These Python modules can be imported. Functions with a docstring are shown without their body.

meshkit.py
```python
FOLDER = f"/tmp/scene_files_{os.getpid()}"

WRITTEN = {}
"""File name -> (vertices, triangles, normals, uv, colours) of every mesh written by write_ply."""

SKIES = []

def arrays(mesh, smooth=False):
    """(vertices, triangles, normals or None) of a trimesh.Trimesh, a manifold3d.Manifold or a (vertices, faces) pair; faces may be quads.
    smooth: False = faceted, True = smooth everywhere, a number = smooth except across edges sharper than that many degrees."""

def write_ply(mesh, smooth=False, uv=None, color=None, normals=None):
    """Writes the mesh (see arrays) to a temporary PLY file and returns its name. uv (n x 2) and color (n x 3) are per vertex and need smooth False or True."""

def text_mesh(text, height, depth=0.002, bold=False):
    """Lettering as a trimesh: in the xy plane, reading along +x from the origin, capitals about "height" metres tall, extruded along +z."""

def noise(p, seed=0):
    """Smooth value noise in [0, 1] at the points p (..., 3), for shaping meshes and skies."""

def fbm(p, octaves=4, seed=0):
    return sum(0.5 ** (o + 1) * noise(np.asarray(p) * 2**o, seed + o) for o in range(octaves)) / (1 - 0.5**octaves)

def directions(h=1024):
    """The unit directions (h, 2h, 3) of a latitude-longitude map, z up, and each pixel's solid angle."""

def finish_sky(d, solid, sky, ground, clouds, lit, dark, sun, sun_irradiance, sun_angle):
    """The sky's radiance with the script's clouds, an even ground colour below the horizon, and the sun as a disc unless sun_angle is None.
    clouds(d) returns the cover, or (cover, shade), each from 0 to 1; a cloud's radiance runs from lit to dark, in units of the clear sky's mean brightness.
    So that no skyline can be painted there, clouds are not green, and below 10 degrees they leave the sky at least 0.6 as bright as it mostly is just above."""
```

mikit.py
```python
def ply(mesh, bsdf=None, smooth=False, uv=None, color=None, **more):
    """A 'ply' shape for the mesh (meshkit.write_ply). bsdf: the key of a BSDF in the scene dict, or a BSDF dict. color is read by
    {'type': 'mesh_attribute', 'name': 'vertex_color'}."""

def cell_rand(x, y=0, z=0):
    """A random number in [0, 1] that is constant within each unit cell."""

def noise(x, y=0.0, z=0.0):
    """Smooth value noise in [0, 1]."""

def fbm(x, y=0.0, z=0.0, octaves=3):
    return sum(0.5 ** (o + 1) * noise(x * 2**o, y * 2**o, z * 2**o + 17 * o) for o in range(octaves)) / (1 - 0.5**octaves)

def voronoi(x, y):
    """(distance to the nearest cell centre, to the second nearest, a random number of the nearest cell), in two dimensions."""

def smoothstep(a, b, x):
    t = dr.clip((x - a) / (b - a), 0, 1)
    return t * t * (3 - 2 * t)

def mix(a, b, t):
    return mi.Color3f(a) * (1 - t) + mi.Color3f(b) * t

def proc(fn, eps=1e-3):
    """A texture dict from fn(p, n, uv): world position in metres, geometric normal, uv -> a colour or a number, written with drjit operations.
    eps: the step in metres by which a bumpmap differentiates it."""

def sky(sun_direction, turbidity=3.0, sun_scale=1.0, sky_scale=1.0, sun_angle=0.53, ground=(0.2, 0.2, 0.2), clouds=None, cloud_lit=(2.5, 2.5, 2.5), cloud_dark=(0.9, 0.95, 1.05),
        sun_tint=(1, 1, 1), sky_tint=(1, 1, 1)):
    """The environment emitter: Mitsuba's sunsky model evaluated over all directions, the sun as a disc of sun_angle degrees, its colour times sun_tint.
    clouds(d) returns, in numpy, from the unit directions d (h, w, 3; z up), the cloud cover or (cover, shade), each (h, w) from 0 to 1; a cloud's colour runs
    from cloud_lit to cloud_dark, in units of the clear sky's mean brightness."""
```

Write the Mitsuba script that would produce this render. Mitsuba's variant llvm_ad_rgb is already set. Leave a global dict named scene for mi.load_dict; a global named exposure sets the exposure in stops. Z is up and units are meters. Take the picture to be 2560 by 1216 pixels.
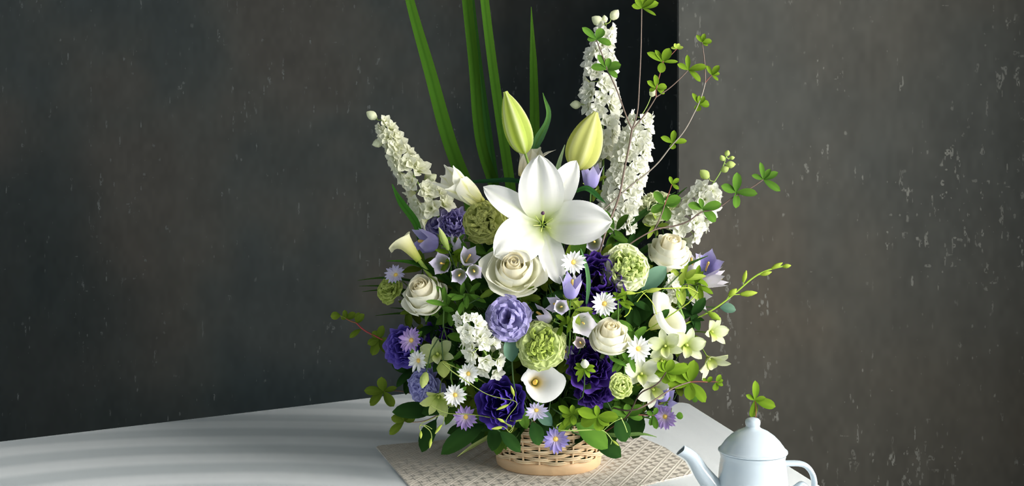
import math, random
import numpy as np, trimesh
import mitsuba as mi, drjit as dr
import mikit
from mikit import proc, noise, fbm, voronoi, smoothstep, mix
from scipy.interpolate import CubicSpline
from shapely.geometry import Polygon

scene, labels = {}, {}
exposure = 0.76
# ---------------------------------------------------------------- camera, light
FP, CZ, HY = 2667.0, 1.26, 465.0          # focal length in pixels, eye height, horizon row
TZ = 0.72                                 # table top
XF = mi.ScalarTransform4f
scene['camera'] = {'type': 'perspective', 'fov': 2 * math.degrees(math.atan(1280 / FP)), 'fov_axis': 'x',
                   'principal_point_offset_x': 0.0, 'principal_point_offset_y': (608 - HY) / 1216,
                   'to_world': XF().look_at(origin=[0, 0, CZ], target=[0, 1, CZ], up=[0, 0, 1]),
                   'near_clip': 0.05, 'far_clip': 50.0}
WINDOW_L, AMB = 13.8, 0.39
scene['ambient'] = {'type': 'constant', 'radiance': {'type': 'rgb', 'value': [AMB * .88, AMB * 1.0, AMB * 1.1]}}

rng = np.random.default_rng(7)
def lin(c):
    c = np.asarray(c, float) / 255
    return np.where(c <= .04045, c / 12.92, ((c + .055) / 1.055) ** 2.4)
def rgb(*c): return {'type': 'rgb', 'value': [float(x) for x in lin(c)]}
def W(px, py, d): return np.array([(px - 1280) / FP * d, d, CZ - (py - HY) / FP * d])
def table_pt(px, py, z=TZ):
    d = (CZ - z) / ((py - HY) / FP); return W(px, py, d)
BX, BY = 0.071, 2.07                      # basket centre
def mound(px, py):
    return BY - .27 * math.sqrt(max(0, 1 - ((px - 1365) / 430) ** 2 - ((py - 830) / 380) ** 2))
# ---------------------------------------------------------------- keys
count = {}
def numbered(k):
    n = count.get(k, -1) + 1; count[k] = n
    return k if n == 0 else f'{k}_{n:03d}'
def thing(name, label, cat, group=None):
    k = numbered(name); labels[k] = {'label': label, 'category': cat}
    if group: labels[k]['group'] = group
    return k
def ply(mesh, bsdf, smooth=True):
    V, F, *C = mesh
    if C and smooth not in (True, False):                     # colours and a smoothing angle: keep the colours of the nearest source vertex
        m = trimesh.graph.smooth_shade(trimesh.Trimesh(V, F, process=False), angle=math.radians(smooth), facet_minarea=None)
        from scipy.spatial import cKDTree
        C = [np.asarray(C[0])[cKDTree(V).query(np.array(m.vertices))[1]]]; V, F, smooth = np.array(m.vertices), np.array(m.faces), True
    return mikit.ply((V, F), bsdf, smooth=smooth, uv=tone(C[0]) if C else None)
# A mesh's vertex colours run along one smooth range of tones. uv.x is the place on that range and uv.y the number of the mesh's row in TONES
# (three numbers per channel: the colour as a quadratic in uv.x), so that thousands of petals and leaves share three materials.
TONES = []
def tone(C):
    C = np.asarray(C, float); m = C.mean(0); X = C - m
    t = X @ np.linalg.svd(X.T @ X)[0][:, 0]; t = (t - t.min()) / max(np.ptp(t), 1e-9)
    if np.ptp(C, axis=0).max() < 1e-4: t = 0 * t; k = np.stack([m, 0 * m, 0 * m])
    else: k = np.linalg.lstsq(np.stack([t ** 0, t, t * t], 1), C, rcond=None)[0]
    TONES.append(k); return np.stack([t, np.full(len(t), len(TONES) - 1.0)], 1)
_tones = []
def tone_col(p, n, uv):
    if not _tones: _tones.extend(mi.Float(np.ascontiguousarray(np.array(TONES)[:, i, j], dtype=np.float32)) for i in range(3) for j in range(3))
    r = mi.UInt32(dr.clip(uv.y + .5, 0, len(TONES) - 1)); g = lambda i, j: dr.gather(mi.Float, _tones[3 * i + j], r)
    return mi.Color3f(*[dr.clip(g(0, j) + uv.x * (g(1, j) + uv.x * g(2, j)), .001, .97) for j in range(3)])
def put(key, mesh, bsdf, smooth=True): scene[key] = ply(mesh, bsdf, smooth)
def part(parent, name, mesh, bsdf, label=None, smooth=True, kind=None):
    k = numbered(parent + '__' + name); put(k, mesh, bsdf, smooth)
    if label or kind: labels[k] = {**({'label': label} if label else {}), **({'kind': kind} if kind else {})}
    return k
def struct(name, mesh, bsdf, smooth=False):
    put(name, mesh, bsdf, smooth); labels[name] = {'kind': 'structure'}
# ---------------------------------------------------------------- mesh helpers: a mesh is (V, F, C)
def grid(nu, nv, wrap=False):
    a = np.arange(nu * nv).reshape(nu, nv)
    b = np.concatenate([a, a[:, :1]], 1) if wrap else a
    q = np.stack([b[:-1, :-1], b[1:, :-1], b[1:, 1:], b[:-1, 1:]], -1).reshape(-1, 4)
    return np.vstack([q[:, [0, 1, 2]], q[:, [0, 2, 3]]])
def col(shape, c): return np.broadcast_to(lin(c), (*shape, 3)).reshape(-1, 3).copy()
def mixc(a, b, t): t = np.clip(np.asarray(t), 0, 1)[..., None]; return lin(a) * (1 - t) + lin(b) * t
def jit(C, s=.05): return np.clip(C * (1 + rng.uniform(-s, s)) , 0, .97)
def join(ms):
    V, F, C, n = [], [], [], 0
    for m in ms:
        V.append(m[0]); F.append(m[1] + n); n += len(m[0])
        if len(m) > 2: C.append(m[2])
    return (np.vstack(V), np.vstack(F), np.vstack(C)) if C else (np.vstack(V), np.vstack(F))
def spl(P, n):
    P = np.asarray(P, float)
    if len(P) == 2: return P[0] + np.linspace(0, 1, n)[:, None] * (P[1] - P[0])
    t = np.r_[0, np.cumsum(np.linalg.norm(np.diff(P, axis=0), axis=1) + 1e-9)]
    return CubicSpline(t, P, bc_type='natural')(np.linspace(0, t[-1], n))
def unit(v): v = np.asarray(v, float); return v / (np.linalg.norm(v, axis=-1, keepdims=True) + 1e-12)
def tube(P, r, c=None, sides=7, cap=True):
    P = np.asarray(P, float); n = len(P); t = unit(np.gradient(P, axis=0))
    ref = np.array([0.13, -1, 0.21]); a = ref - t * (t @ ref)[:, None]; a = unit(a); b = np.cross(t, a)
    r = np.broadcast_to(r, (n,)); an = np.arange(sides) * 2 * np.pi / sides
    V = (P[:, None] + r[:, None, None] * (np.cos(an)[None, :, None] * a[:, None] + np.sin(an)[None, :, None] * b[:, None])).reshape(-1, 3)
    F = grid(n, sides, True)[:, ::-1]
    if cap:
        k = len(V); V = np.vstack([V, P[:1], P[-1:]]); i = np.arange(sides); j = (i + 1) % sides
        F = np.vstack([F, np.stack([i, i * 0 + k, j], 1)[:, ::-1], np.stack([(n - 1) * sides + i, (n - 1) * sides + j, i * 0 + k + 1], 1)])
    if c is None: return V, F
    C = np.asarray(c, float)
    C = np.broadcast_to(C, (n, 3)) if C.ndim == 1 else C
    return V, F, np.vstack([np.repeat(C, sides, 0)] + ([C[:1], C[-1:]] if cap else []))
def strip(P, w, nrm, c0, c1, fold=.15, nv=5):
    """A strap leaf along the points P; nrm is the side it shows; fold the depth of its V; colour from c0 (base) to c1 (tip)."""
    P = np.asarray(P, float); n = len(P); t = unit(np.gradient(P, axis=0))
    nn = np.broadcast_to(nrm, (n, 3)); s = unit(np.cross(t, nn)); nn = np.cross(s, t)
    v = np.linspace(-1, 1, nv); w = np.broadcast_to(w, (n,))
    V = P[:, None] + s[:, None] * (v[None, :, None] * w[:, None, None] / 2) + nn[:, None] * ((np.abs(v) ** 1.3)[None, :, None] * (w * fold)[:, None, None])
    u = np.linspace(0, 1, n)[:, None] + 0 * v
    C = mixc(c0, c1, u) * (1 - .22 * (np.abs(v) < .12)[None, :, None] + .10 * (v > .1)[None, :, None])
    return V.reshape(-1, 3), grid(n, nv), np.clip(C, 0, .95).reshape(-1, 3)
def bez(c, u):
    c = np.asarray(c, float); u = np.asarray(u)[..., None]
    return (1 - u) ** 3 * c[0] + 3 * u * (1 - u) ** 2 * c[1] + 3 * u * u * (1 - u) * c[2] + u ** 3 * c[3]
def petal(R, Wd, a0, a1, az=0, r0=.02, z0=0, cup=.12, ruf=0, rf=3, ph=0, peak=.5, tip=1.0, nu=9, nv=7, serr=0, sn=7, colf=None, twist=0, fix=True, base=.25):
    """A petal in the flower's frame (axis +z, azimuth az in degrees). a0 -> a1: its angle from the axis along its length. R: radial reach (fix) or length."""
    u, v = np.linspace(0, 1, nu), np.linspace(-1, 1, nv)
    al = np.radians(a0 + (a1 - a0) * u ** 1.0)
    ds = 1 / (nu - 1)
    rr = np.r_[0, np.cumsum((np.sin(al[1:]) + np.sin(al[:-1])) / 2 * ds)]
    zz = np.r_[0, np.cumsum((np.cos(al[1:]) + np.cos(al[:-1])) / 2 * ds)]
    L = R / max(rr[-1], .2) if fix else R
    w = np.where(u < peak, base + (1 - base) * np.sin(np.pi / 2 * u / peak) ** 1.0, np.maximum(1 - (np.clip((u - peak) / (1 - peak), 0, 1)) ** (2.2 * tip), 0) ** .75)
    w = np.maximum(w, .03)
    U, Vv = np.meshgrid(u, v, indexing='ij')
    r, z = r0 + L * rr[:, None] + 0 * Vv, z0 + L * zz[:, None] + 0 * Vv
    x = Vv * Wd / 2 * w[:, None]
    A = al[:, None]
    if serr:
        ext = serr * L * U ** 3 * (np.abs((Vv * sn / 2 + ph) % 1 - .5) * 2 - .5)
        r, z = r + ext * np.sin(A), z + ext * np.cos(A)
    h = cup * Wd * Vv ** 2 * w[:, None] + ruf * U ** 1.6 * np.sin(rf * np.pi * Vv + ph) + twist * x * U
    r, z = r - h * np.cos(A), z + h * np.sin(A)
    c, s = math.cos(math.radians(az)), math.sin(math.radians(az))
    P = np.stack([r * c - x * s, r * s + x * c, z], -1).reshape(-1, 3)
    C = (colf(U, Vv) if colf else np.ones((*U.shape, 3)) * .8).reshape(-1, 3)
    return P, grid(nu, nv), C
def rpetal(ctrl, ha, az=0, top=.2, ruf=0, rf=3, ph=0, nu=9, nv=11, spiral=0, wb=.5, colf=None, rip=0):
    """A petal wrapped round the axis: (r, z) along a Bezier curve, half angle ha in degrees."""
    U, V = np.meshgrid(np.linspace(0, 1, nu), np.linspace(-1, 1, nv), indexing='ij')
    uu = U * (1 - top * np.abs(V) ** 2.4 - rip * (1 + np.sin(9 * V + ph)) / 2)
    rz = bez(ctrl, uu); r, z = rz[..., 0], rz[..., 1]
    wob = ruf * U ** 1.7 * np.sin(rf * np.pi * V + ph)
    r = np.maximum(r + spiral * V + wob, .004); z = z + .5 * ruf * U ** 1.7 * np.cos(rf * np.pi * V * 1.3 + ph * 2)
    f = np.radians(az) + V * np.radians(ha) * (wb + (1 - wb) * np.minimum(1, U * 1.7))
    C = (colf(U, V) if colf else np.ones((*U.shape, 3)) * .8).reshape(-1, 3)
    return np.stack([r * np.cos(f), r * np.sin(f), z], -1).reshape(-1, 3), grid(nu, nv), C
def revolve(prof, n=32, c=None, colf=None):
    prof = np.asarray(prof, float); f = np.arange(n) * 2 * np.pi / n
    V = np.stack([prof[:, :1] * np.cos(f), prof[:, :1] * np.sin(f), np.repeat(prof[:, 1:2], n, 1)], -1).reshape(-1, 3)
    F = grid(len(prof), n, True)[:, ::-1]
    return (V, F) if c is None else (V, F, np.broadcast_to(lin(c), (len(V), 3)).copy())
def basis(face, roll=0):
    """Columns: right, up and facing, for a thing that faces (right, up) in the picture as given, the rest of its length towards the eye (or away, with a third number)."""
    face = np.asarray(face, float)
    if len(face) == 2:
        q = max(0.0, 1 - face @ face); face = np.array([face[0], -math.sqrt(q), face[1]])
    z = unit(face)
    x = np.array([1., 0, 0]) if abs(z[0]) < .9 else np.array([0, 0, -1.0 if z[0] > 0 else 1.])
    x = unit(x - z * (x @ z)); y = np.cross(z, x)
    r = math.radians(roll); x, y = x * math.cos(r) + y * math.sin(r), y * math.cos(r) - x * math.sin(r)
    return np.stack([x, y, z], 1)
def mv(m, B, pos, s=1.0): return (m[0] * s @ B.T + pos, *m[1:])
def shift(m, off): return (m[0] + np.asarray(off), *m[1:])
def box(lo, hi, bev=0):
    m = trimesh.creation.box(extents=np.subtract(hi, lo)); m.apply_translation((np.asarray(lo) + np.asarray(hi)) / 2)
    return np.array(m.vertices), np.array(m.faces)
def dome(r, h, c, n=14, k=5, c2=None):
    t = np.linspace(0, np.pi / 2, k); p = np.stack([r * np.cos(t) + 1e-5, h * np.sin(t)], 1)
    m = revolve(p, n, c)
    if c2 is not None: return m[0], m[1], np.repeat(mixc(c, c2, np.linspace(0, 1, k)), n, 0)
    return m
# ---------------------------------------------------------------- materials
def vcol(): return proc(tone_col)
scene['petal_mat'] = {'type': 'principledthin', 'base_color': vcol(), 'roughness': .55, 'diff_trans': .72, 'spec_trans': 0.0, 'eta': 1.33, 'sheen': .1}
scene['leaf_mat'] = {'type': 'principledthin', 'base_color': vcol(), 'roughness': .36, 'diff_trans': .55, 'spec_trans': 0.0, 'eta': 1.45}
scene['stem_mat'] = {'type': 'twosided', 'bsdf': {'type': 'principled', 'base_color': vcol(), 'roughness': .5, 'specular': .4}}
# ================================================================ the room
YP, YB = 2.85, 3.70                        # front of the projecting pier, back wall
XE = (1697 - 1280) / FP * YP               # the pier's left edge
XR = 1.75                                  # window wall
def plaster(base, warm, cool, fleck, dens, seed, shade_tint=0.0):
    def fn(p, n, uv):
        h = p.x + p.y
        m = fbm(h * 1.7 + seed, p.z * 1.7, seed, 4)
        g = fbm(h * 16 + seed, p.z * 10, 3.1, 3)
        low = smoothstep(.0, .55, TZ + .62 - p.z + .5 * (m - .5))
        c = mix(base, warm, smoothstep(.42, .68, m)); c = mix(c, cool, smoothstep(.56, .34, m))
        c = c * (.86 + .28 * g + .16 * (noise(h * 70, p.z * 38, 1.0) - .5))
        c = c * mix((1, 1, 1), (1.10, .99, .90), low * dens)
        if shade_tint: c = c * mix((1, 1, 1), (.52, .64, .70), shade_tint * smoothstep(.44, .58, fbm(h * .9 + 1236 * .37, p.z * .9 + 1236 * .11, 72.0, 3)))   # shade of the wall's lower left put into the colour as blotches
        # chipped and run whitewash: small upright flecks in clusters
        cl = smoothstep(.46, .66, fbm(h * 4.3 + 7 * seed, p.z * 2.6, 5.0, 3))
        run = noise(h * 75 + seed, p.z * 17, 2.0) * .5 + noise(h * 150, p.z * 60, 3.0) * .5
        dot = noise(h * 88 + 3 * seed, p.z * 66, 6.0)
        th = .855 - .125 * cl * dens
        a = smoothstep(th - .06, th + .05, run) + smoothstep(.965 - .09 * cl * dens, 1.0 - .05 * cl * dens, dot)
        return mix(c, fleck, dr.clip(a, 0, 1) * (.25 + .75 * noise(h * 23, p.z * 17, 9.0)) * smoothstep(.24, .52, noise(h * 330, p.z * 190, 4.0)))
    return fn
def lc(*c): return tuple(float(x) for x in lin(c))
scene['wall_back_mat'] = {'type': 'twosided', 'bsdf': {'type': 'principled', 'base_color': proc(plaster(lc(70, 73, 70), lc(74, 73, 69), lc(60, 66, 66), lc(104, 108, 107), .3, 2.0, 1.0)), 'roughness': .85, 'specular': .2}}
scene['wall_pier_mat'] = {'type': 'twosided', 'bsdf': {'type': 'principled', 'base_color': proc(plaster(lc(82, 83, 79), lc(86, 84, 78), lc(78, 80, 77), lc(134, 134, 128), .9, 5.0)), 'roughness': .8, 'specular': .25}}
scene['plain_wall_mat'] = {'type': 'twosided', 'bsdf': {'type': 'principled', 'base_color': rgb(120, 120, 116), 'roughness': .9, 'specular': .2}}
scene['floor_mat'] = {'type': 'twosided', 'bsdf': {'type': 'principled', 'base_color': proc(lambda p, n, uv: mix(lc(84, 78, 70), lc(62, 58, 54), fbm(p.x * 6, p.y * 1.2, 0.0, 3))), 'roughness': .6}}
struct('floor', box((-4.6, -1.0, -.05), (XR + .2, YB, 0)), 'floor_mat')
struct('ceiling', box((-4.6, -1.0, 2.75), (XR + .5, YB + .12, 2.85)), 'plain_wall_mat')
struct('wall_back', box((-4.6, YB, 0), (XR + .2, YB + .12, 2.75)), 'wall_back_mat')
pier = box((XE, YP, 0), (XR + .02, YP + .03, 2.75))
struct('wall_back_right', pier, 'wall_pier_mat')
# the window wall, out of frame on the right: an opening with a sash of four panes of sheer white glass, lit by the day outside
RV = .42                                    # depth of the unseen window's reveal, deepened to shade the panel's right end
WY0, WY1, WZ0, WZ1 = -.38, 1.48, .92, 2.45
struct('wall_right', join([box((XR, -1.0, 0), (XR + RV, WY0, 2.75)), box((XR, WY1, 0), (XR + RV, YB + .12, 2.75)),
                           box((XR, WY0, 0), (XR + RV, WY1, WZ0)), box((XR, WY0, WZ1), (XR + RV, WY1, 2.75))]), 'plain_wall_mat')
scene['frame_mat'] = {'type': 'twosided', 'bsdf': {'type': 'principled', 'base_color': rgb(225, 225, 220), 'roughness': .5}}
wm = (WY0 + WY1) / 2
struct('window_1', join([box((XR + RV - .07, WY0, WZ0), (XR + RV - .03, WY0 + .05, WZ1)), box((XR + RV - .07, WY1 - .05, WZ0), (XR + RV - .03, WY1, WZ1)),
                         box((XR + RV - .07, WY0 + .05, WZ0), (XR + RV - .03, WY1 - .05, WZ0 + .05)), box((XR + RV - .07, WY0 + .05, WZ1 - .05), (XR + RV - .03, WY1 - .05, WZ1)),
                         box((XR + RV - .07, wm - .02, WZ0 + .05), (XR + RV - .03, wm + .02, WZ1 - .05))]), 'frame_mat')
for y0, y1 in ((WY0 + .05, wm - .02), (wm + .02, WY1 - .05)):
    V = np.array([[XR + RV - .05, y0, WZ0 + .05], [XR + RV - .05, y1, WZ0 + .05], [XR + RV - .05, y1, WZ1 - .05], [XR + RV - .05, y0, WZ1 - .05]])
    k = part('window_1', 'pane', (V, np.array([[0, 2, 1], [0, 3, 2]])), 'frame_mat', smooth=False)
    scene[k]['emitter'] = {'type': 'area', 'radiance': {'type': 'rgb', 'value': [WINDOW_L * 1.0, WINDOW_L * .975, WINDOW_L * .93]}}
# ================================================================ table, cloth, mat
TABLE = np.array([[-1.62, 1.90], [-1.62, 1.15], [-.9, .85], [.45, .85], [.69, 1.05], [.4345, 2.652], [-.2507, 2.786]])
def outline(poly, r=.02, n=6, off=0.0):
    p = Polygon(poly).buffer(off - r, join_style=2).buffer(r, quad_segs=n)
    return np.array(p.exterior.coords)[:-1][::-1]
def fan(P, z):
    c = P.mean(0); V = np.vstack([np.c_[P, np.full(len(P), z)], [[*c, z]]]); i = np.arange(len(P))
    return V, np.stack([i, (i + 1) % len(P), i * 0 + len(P)], 1)
def slab(P, z0, z1, bev=.002):
    """A closed slab with a rounded upper edge; P counter-clockwise."""
    if np.sum(P[:, 0] * np.roll(P[:, 1], -1) - np.roll(P[:, 0], -1) * P[:, 1]) < 0: P = P[::-1]
    c = P.mean(0); s = 1 - bev / np.linalg.norm(P - c, axis=1)[:, None]
    rings = [np.c_[P, np.full(len(P), z0)], np.c_[P, np.full(len(P), z1 - bev)], np.c_[c + (P - c) * (1 - (1 - s) * .3), np.full(len(P), z1 - bev * .3)], np.c_[c + (P - c) * s, np.full(len(P), z1)]]
    n = len(P); V = np.vstack(rings + [[[*c, z1]], [[*c, z0]]]); F = grid(4, n, True)[:, ::-1]; i = np.arange(n); j = (i + 1) % n
    return V, np.vstack([F, np.stack([3 * n + i, 3 * n + j, i * 0 + 4 * n], 1), np.stack([j, i, i * 0 + 4 * n + 1], 1)])
scene['table_mat'] = {'type': 'twosided', 'bsdf': {'type': 'principled', 'base_color': rgb(225, 225, 222), 'roughness': .5}}
t = thing('table', 'large white table with cut corners standing in front of the dark wall', 'table')
part(t, 'tabletop', slab(outline(TABLE, .02), TZ - .04, TZ - .003), 'table_mat', smooth=40)
for x, y in ((-1.4, 1.8), (-1.35, 1.2), (.38, 1.1), (.3, 2.5), (-.2, 2.6)):
    m = trimesh.creation.cylinder(.028, TZ - .04, sections=20); m.apply_translation((x, y, (TZ - .04) / 2))
    part(t, 'leg', (np.array(m.vertices), np.array(m.faces)), 'table_mat', smooth=40)
def cloth_col(p, n, uv):
    # woven satin stripes that run round the cloth in wide arcs
    x, y = p.x + .46, p.y - 1.52
    d = dr.sqrt(x * x * .62 + y * y + .16 * x * y) + .012 * noise(p.x * 5, p.y * 5, 1.0)
    s = dr.sin(d * (2 * math.pi / .145) + .6)
    side = smoothstep(.30, -.12, p.x)
    a = .5 + .5 * smoothstep(-.75, .75, s)
    weave = .97 + .03 * noise(p.x * 900, p.y * 900, 0.0)
    blk = smoothstep(-.3, .3, dr.sin(p.x * 58 + p.y * 9)) * .05
    return mix(lc(176, 186, 190), lc(228, 233, 235), 1 - (1 - a) * 1.15 * side * (.75 + .25 * noise(p.x * 3, p.y * 3, 7.0)) - blk * (1 - side)) * weave
def cloth_bump(p, n, uv):
    x, y = p.x + .46, p.y - 1.52
    d = dr.sqrt(x * x * .62 + y * y + .16 * x * y)
    return .0007 * dr.sin(d * (2 * math.pi / .145) + .6) * smoothstep(.30, -.12, p.x)
scene['cloth_mat'] = {'type': 'twosided', 'bsdf': {'type': 'bumpmap', 'arbitrary': proc(cloth_bump), 'scale': 1.0, 'bsdf': {'type': 'principled', 'base_color': proc(cloth_col), 'roughness': .62, 'specular': .35, 'sheen': .3}}}
P = outline(TABLE, .02, 6, .004)
if np.sum(P[:, 0] * np.roll(P[:, 1], -1) - np.roll(P[:, 0], -1) * P[:, 1]) < 0: P = P[::-1]
def dense(P, step):
    out = []
    for a, b in zip(P, np.roll(P, -1, 0)):
        k = max(1, int(np.linalg.norm(b - a) / step)); out += [a + (b - a) * i / k for i in range(k)]
    return np.array(out)
P = dense(P, .02); c = P.mean(0); L = np.cumsum(np.r_[0, np.linalg.norm(np.diff(P, axis=0), axis=1)])
out = unit(P - c); rings = []
for q, dz in ((-.004, 0), (0, -.0012), (.002, -.006), (.004, -.05), (.006, -.12), (.008, -.18)):
    wv = (.006 * np.sin(L * 26) + .004 * np.sin(L * 11.3 + 1)) * min(1, max(0, -dz - .006) / .12)
    rings.append(np.c_[P + out * (q + wv + (.004 if dz < -.01 else 0))[:, None], np.full(len(P), TZ + dz)])
rad = [np.c_[c + (P - c) * k, np.full(len(P), TZ)] for k in (.02, .5)]
rings = rad + rings
k = thing('tablecloth', 'white tablecloth with wide satin stripes in arcs covering the table', 'tablecloth')
put(k, (np.vstack(rings), grid(len(rings), len(P), True)), 'cloth_mat')
# woven mat
MAT = np.array([[-.283, 2.205], [-.125, 1.735], [-.01, 1.735], [.3366, 1.990], [.338, 2.08], [.315, 2.19], [.275, 2.285], [.20, 2.335], [.06, 2.345], [-.10, 2.27]])
U0 = np.array([.80, .60])
def mat_pat(p, n, uv):
    a = (p.x * .37 + p.y * .93) / .032; b = (p.x * .93 - p.y * .37) / .032
    la = dr.abs(b - dr.floor(b) - .5)                                   # double ribs along one diagonal
    rib = smoothstep(.055, .015, dr.abs(la - .095))
    da = dr.abs(a - dr.floor(a) - .5) + dr.abs(b + .5 - dr.floor(b + .5) - .5)
    loz = smoothstep(.07, .02, dr.abs(da - .45)) + smoothstep(.07, .02, dr.abs(da - .22))
    return dr.clip(rib + .75 * loz * (1 - rib), 0, 1), noise(p.x * 700, p.y * 700, 0.0)
def mat_col(p, n, uv):
    m, w = mat_pat(p, n, uv); return mix(lc(196, 189, 176), lc(232, 225, 213), m * .7) * (.92 + .12 * w)
def mat_bump(p, n, uv):
    m, w = mat_pat(p, n, uv); return .0022 * m + .0004 * w
scene['mat_mat'] = {'type': 'twosided', 'bsdf': {'type': 'bumpmap', 'arbitrary': proc(mat_bump), 'scale': 1.0, 'bsdf': {'type': 'principled', 'base_color': proc(mat_col), 'roughness': .8, 'specular': .2}}}
k = thing('placemat', 'beige woven placemat with a diamond pattern under the basket', 'placemat')
put(k, slab(dense(outline(MAT, .015), .01), TZ + .0003, TZ + .0028, .001), 'mat_mat', smooth=40)
MZ = TZ + .0028
# ================================================================ basket
scene['wicker_mat'] = {'type': 'twosided', 'bsdf': {'type': 'principled', 'base_color': vcol(), 'roughness': .5, 'specular': .4}}
bk = thing('wicker_basket', 'round pale wicker basket holding the flower arrangement on the beige mat', 'basket')
def bR(z): return .0995 + .065 * z + .05 * max(0, z - .06)
th = np.linspace(0, 2 * np.pi, 161)
NS = 20
wick = [(236, 214, 176), (230, 206, 166), (240, 220, 186), (232, 204, 164)]
m = revolve([(1e-4, .004), (.09, .004), (.0965, .002), (.0965, .010), (1e-4, .010)], 48, (206, 160, 110)); part(bk, 'base', shift(m, (BX, BY, MZ)), 'wicker_mat', smooth=40)
# flat split band round the foot, its end overlapping at the front
f = np.linspace(-np.pi / 2 + .05, 1.5 * np.pi + .11, 120); prof = np.array([(.0975, .0), (.1010, .003), (.1022, .011), (.1018, .0175), (.0985, .0210)])
r = prof[:, 0][None] + .0008 * (f[:, None] > 1.5 * np.pi - .02) * 1.6 + .0004 * np.sin(f[:, None] * 5); z = prof[:, 1][None] + .0006 * np.sin(f[:, None] * 3)
V = np.stack([BX + r * np.cos(f)[:, None], BY + r * np.sin(f)[:, None], MZ + z], -1).reshape(-1, 3)
C = np.clip(lin((230, 194, 150)) * (.92 + .16 * np.sin(f * 7)[:, None, None] * .4 + .1 * np.linspace(-1, 1, 5)[None, :, None]), 0, 1) + 0 * r[..., None]
part(bk, 'foot_band', (V, grid(120, 5)[:, ::-1], C.reshape(-1, 3)), 'wicker_mat', label='flat split cane band')
for i in range(NS):
    a = 2 * np.pi * (i + .35) / NS; zz = np.linspace(.022, .112, 10)
    Pp = np.array([[BX + bR(q) * np.cos(a), BY + bR(q) * np.sin(a), MZ + q] for q in zz])
    part(bk, 'stake', tube(Pp, .0022, jit(lin((234, 206, 164)))), 'wicker_mat')
rows = np.arange(.0245, .102, .0068)
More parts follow.
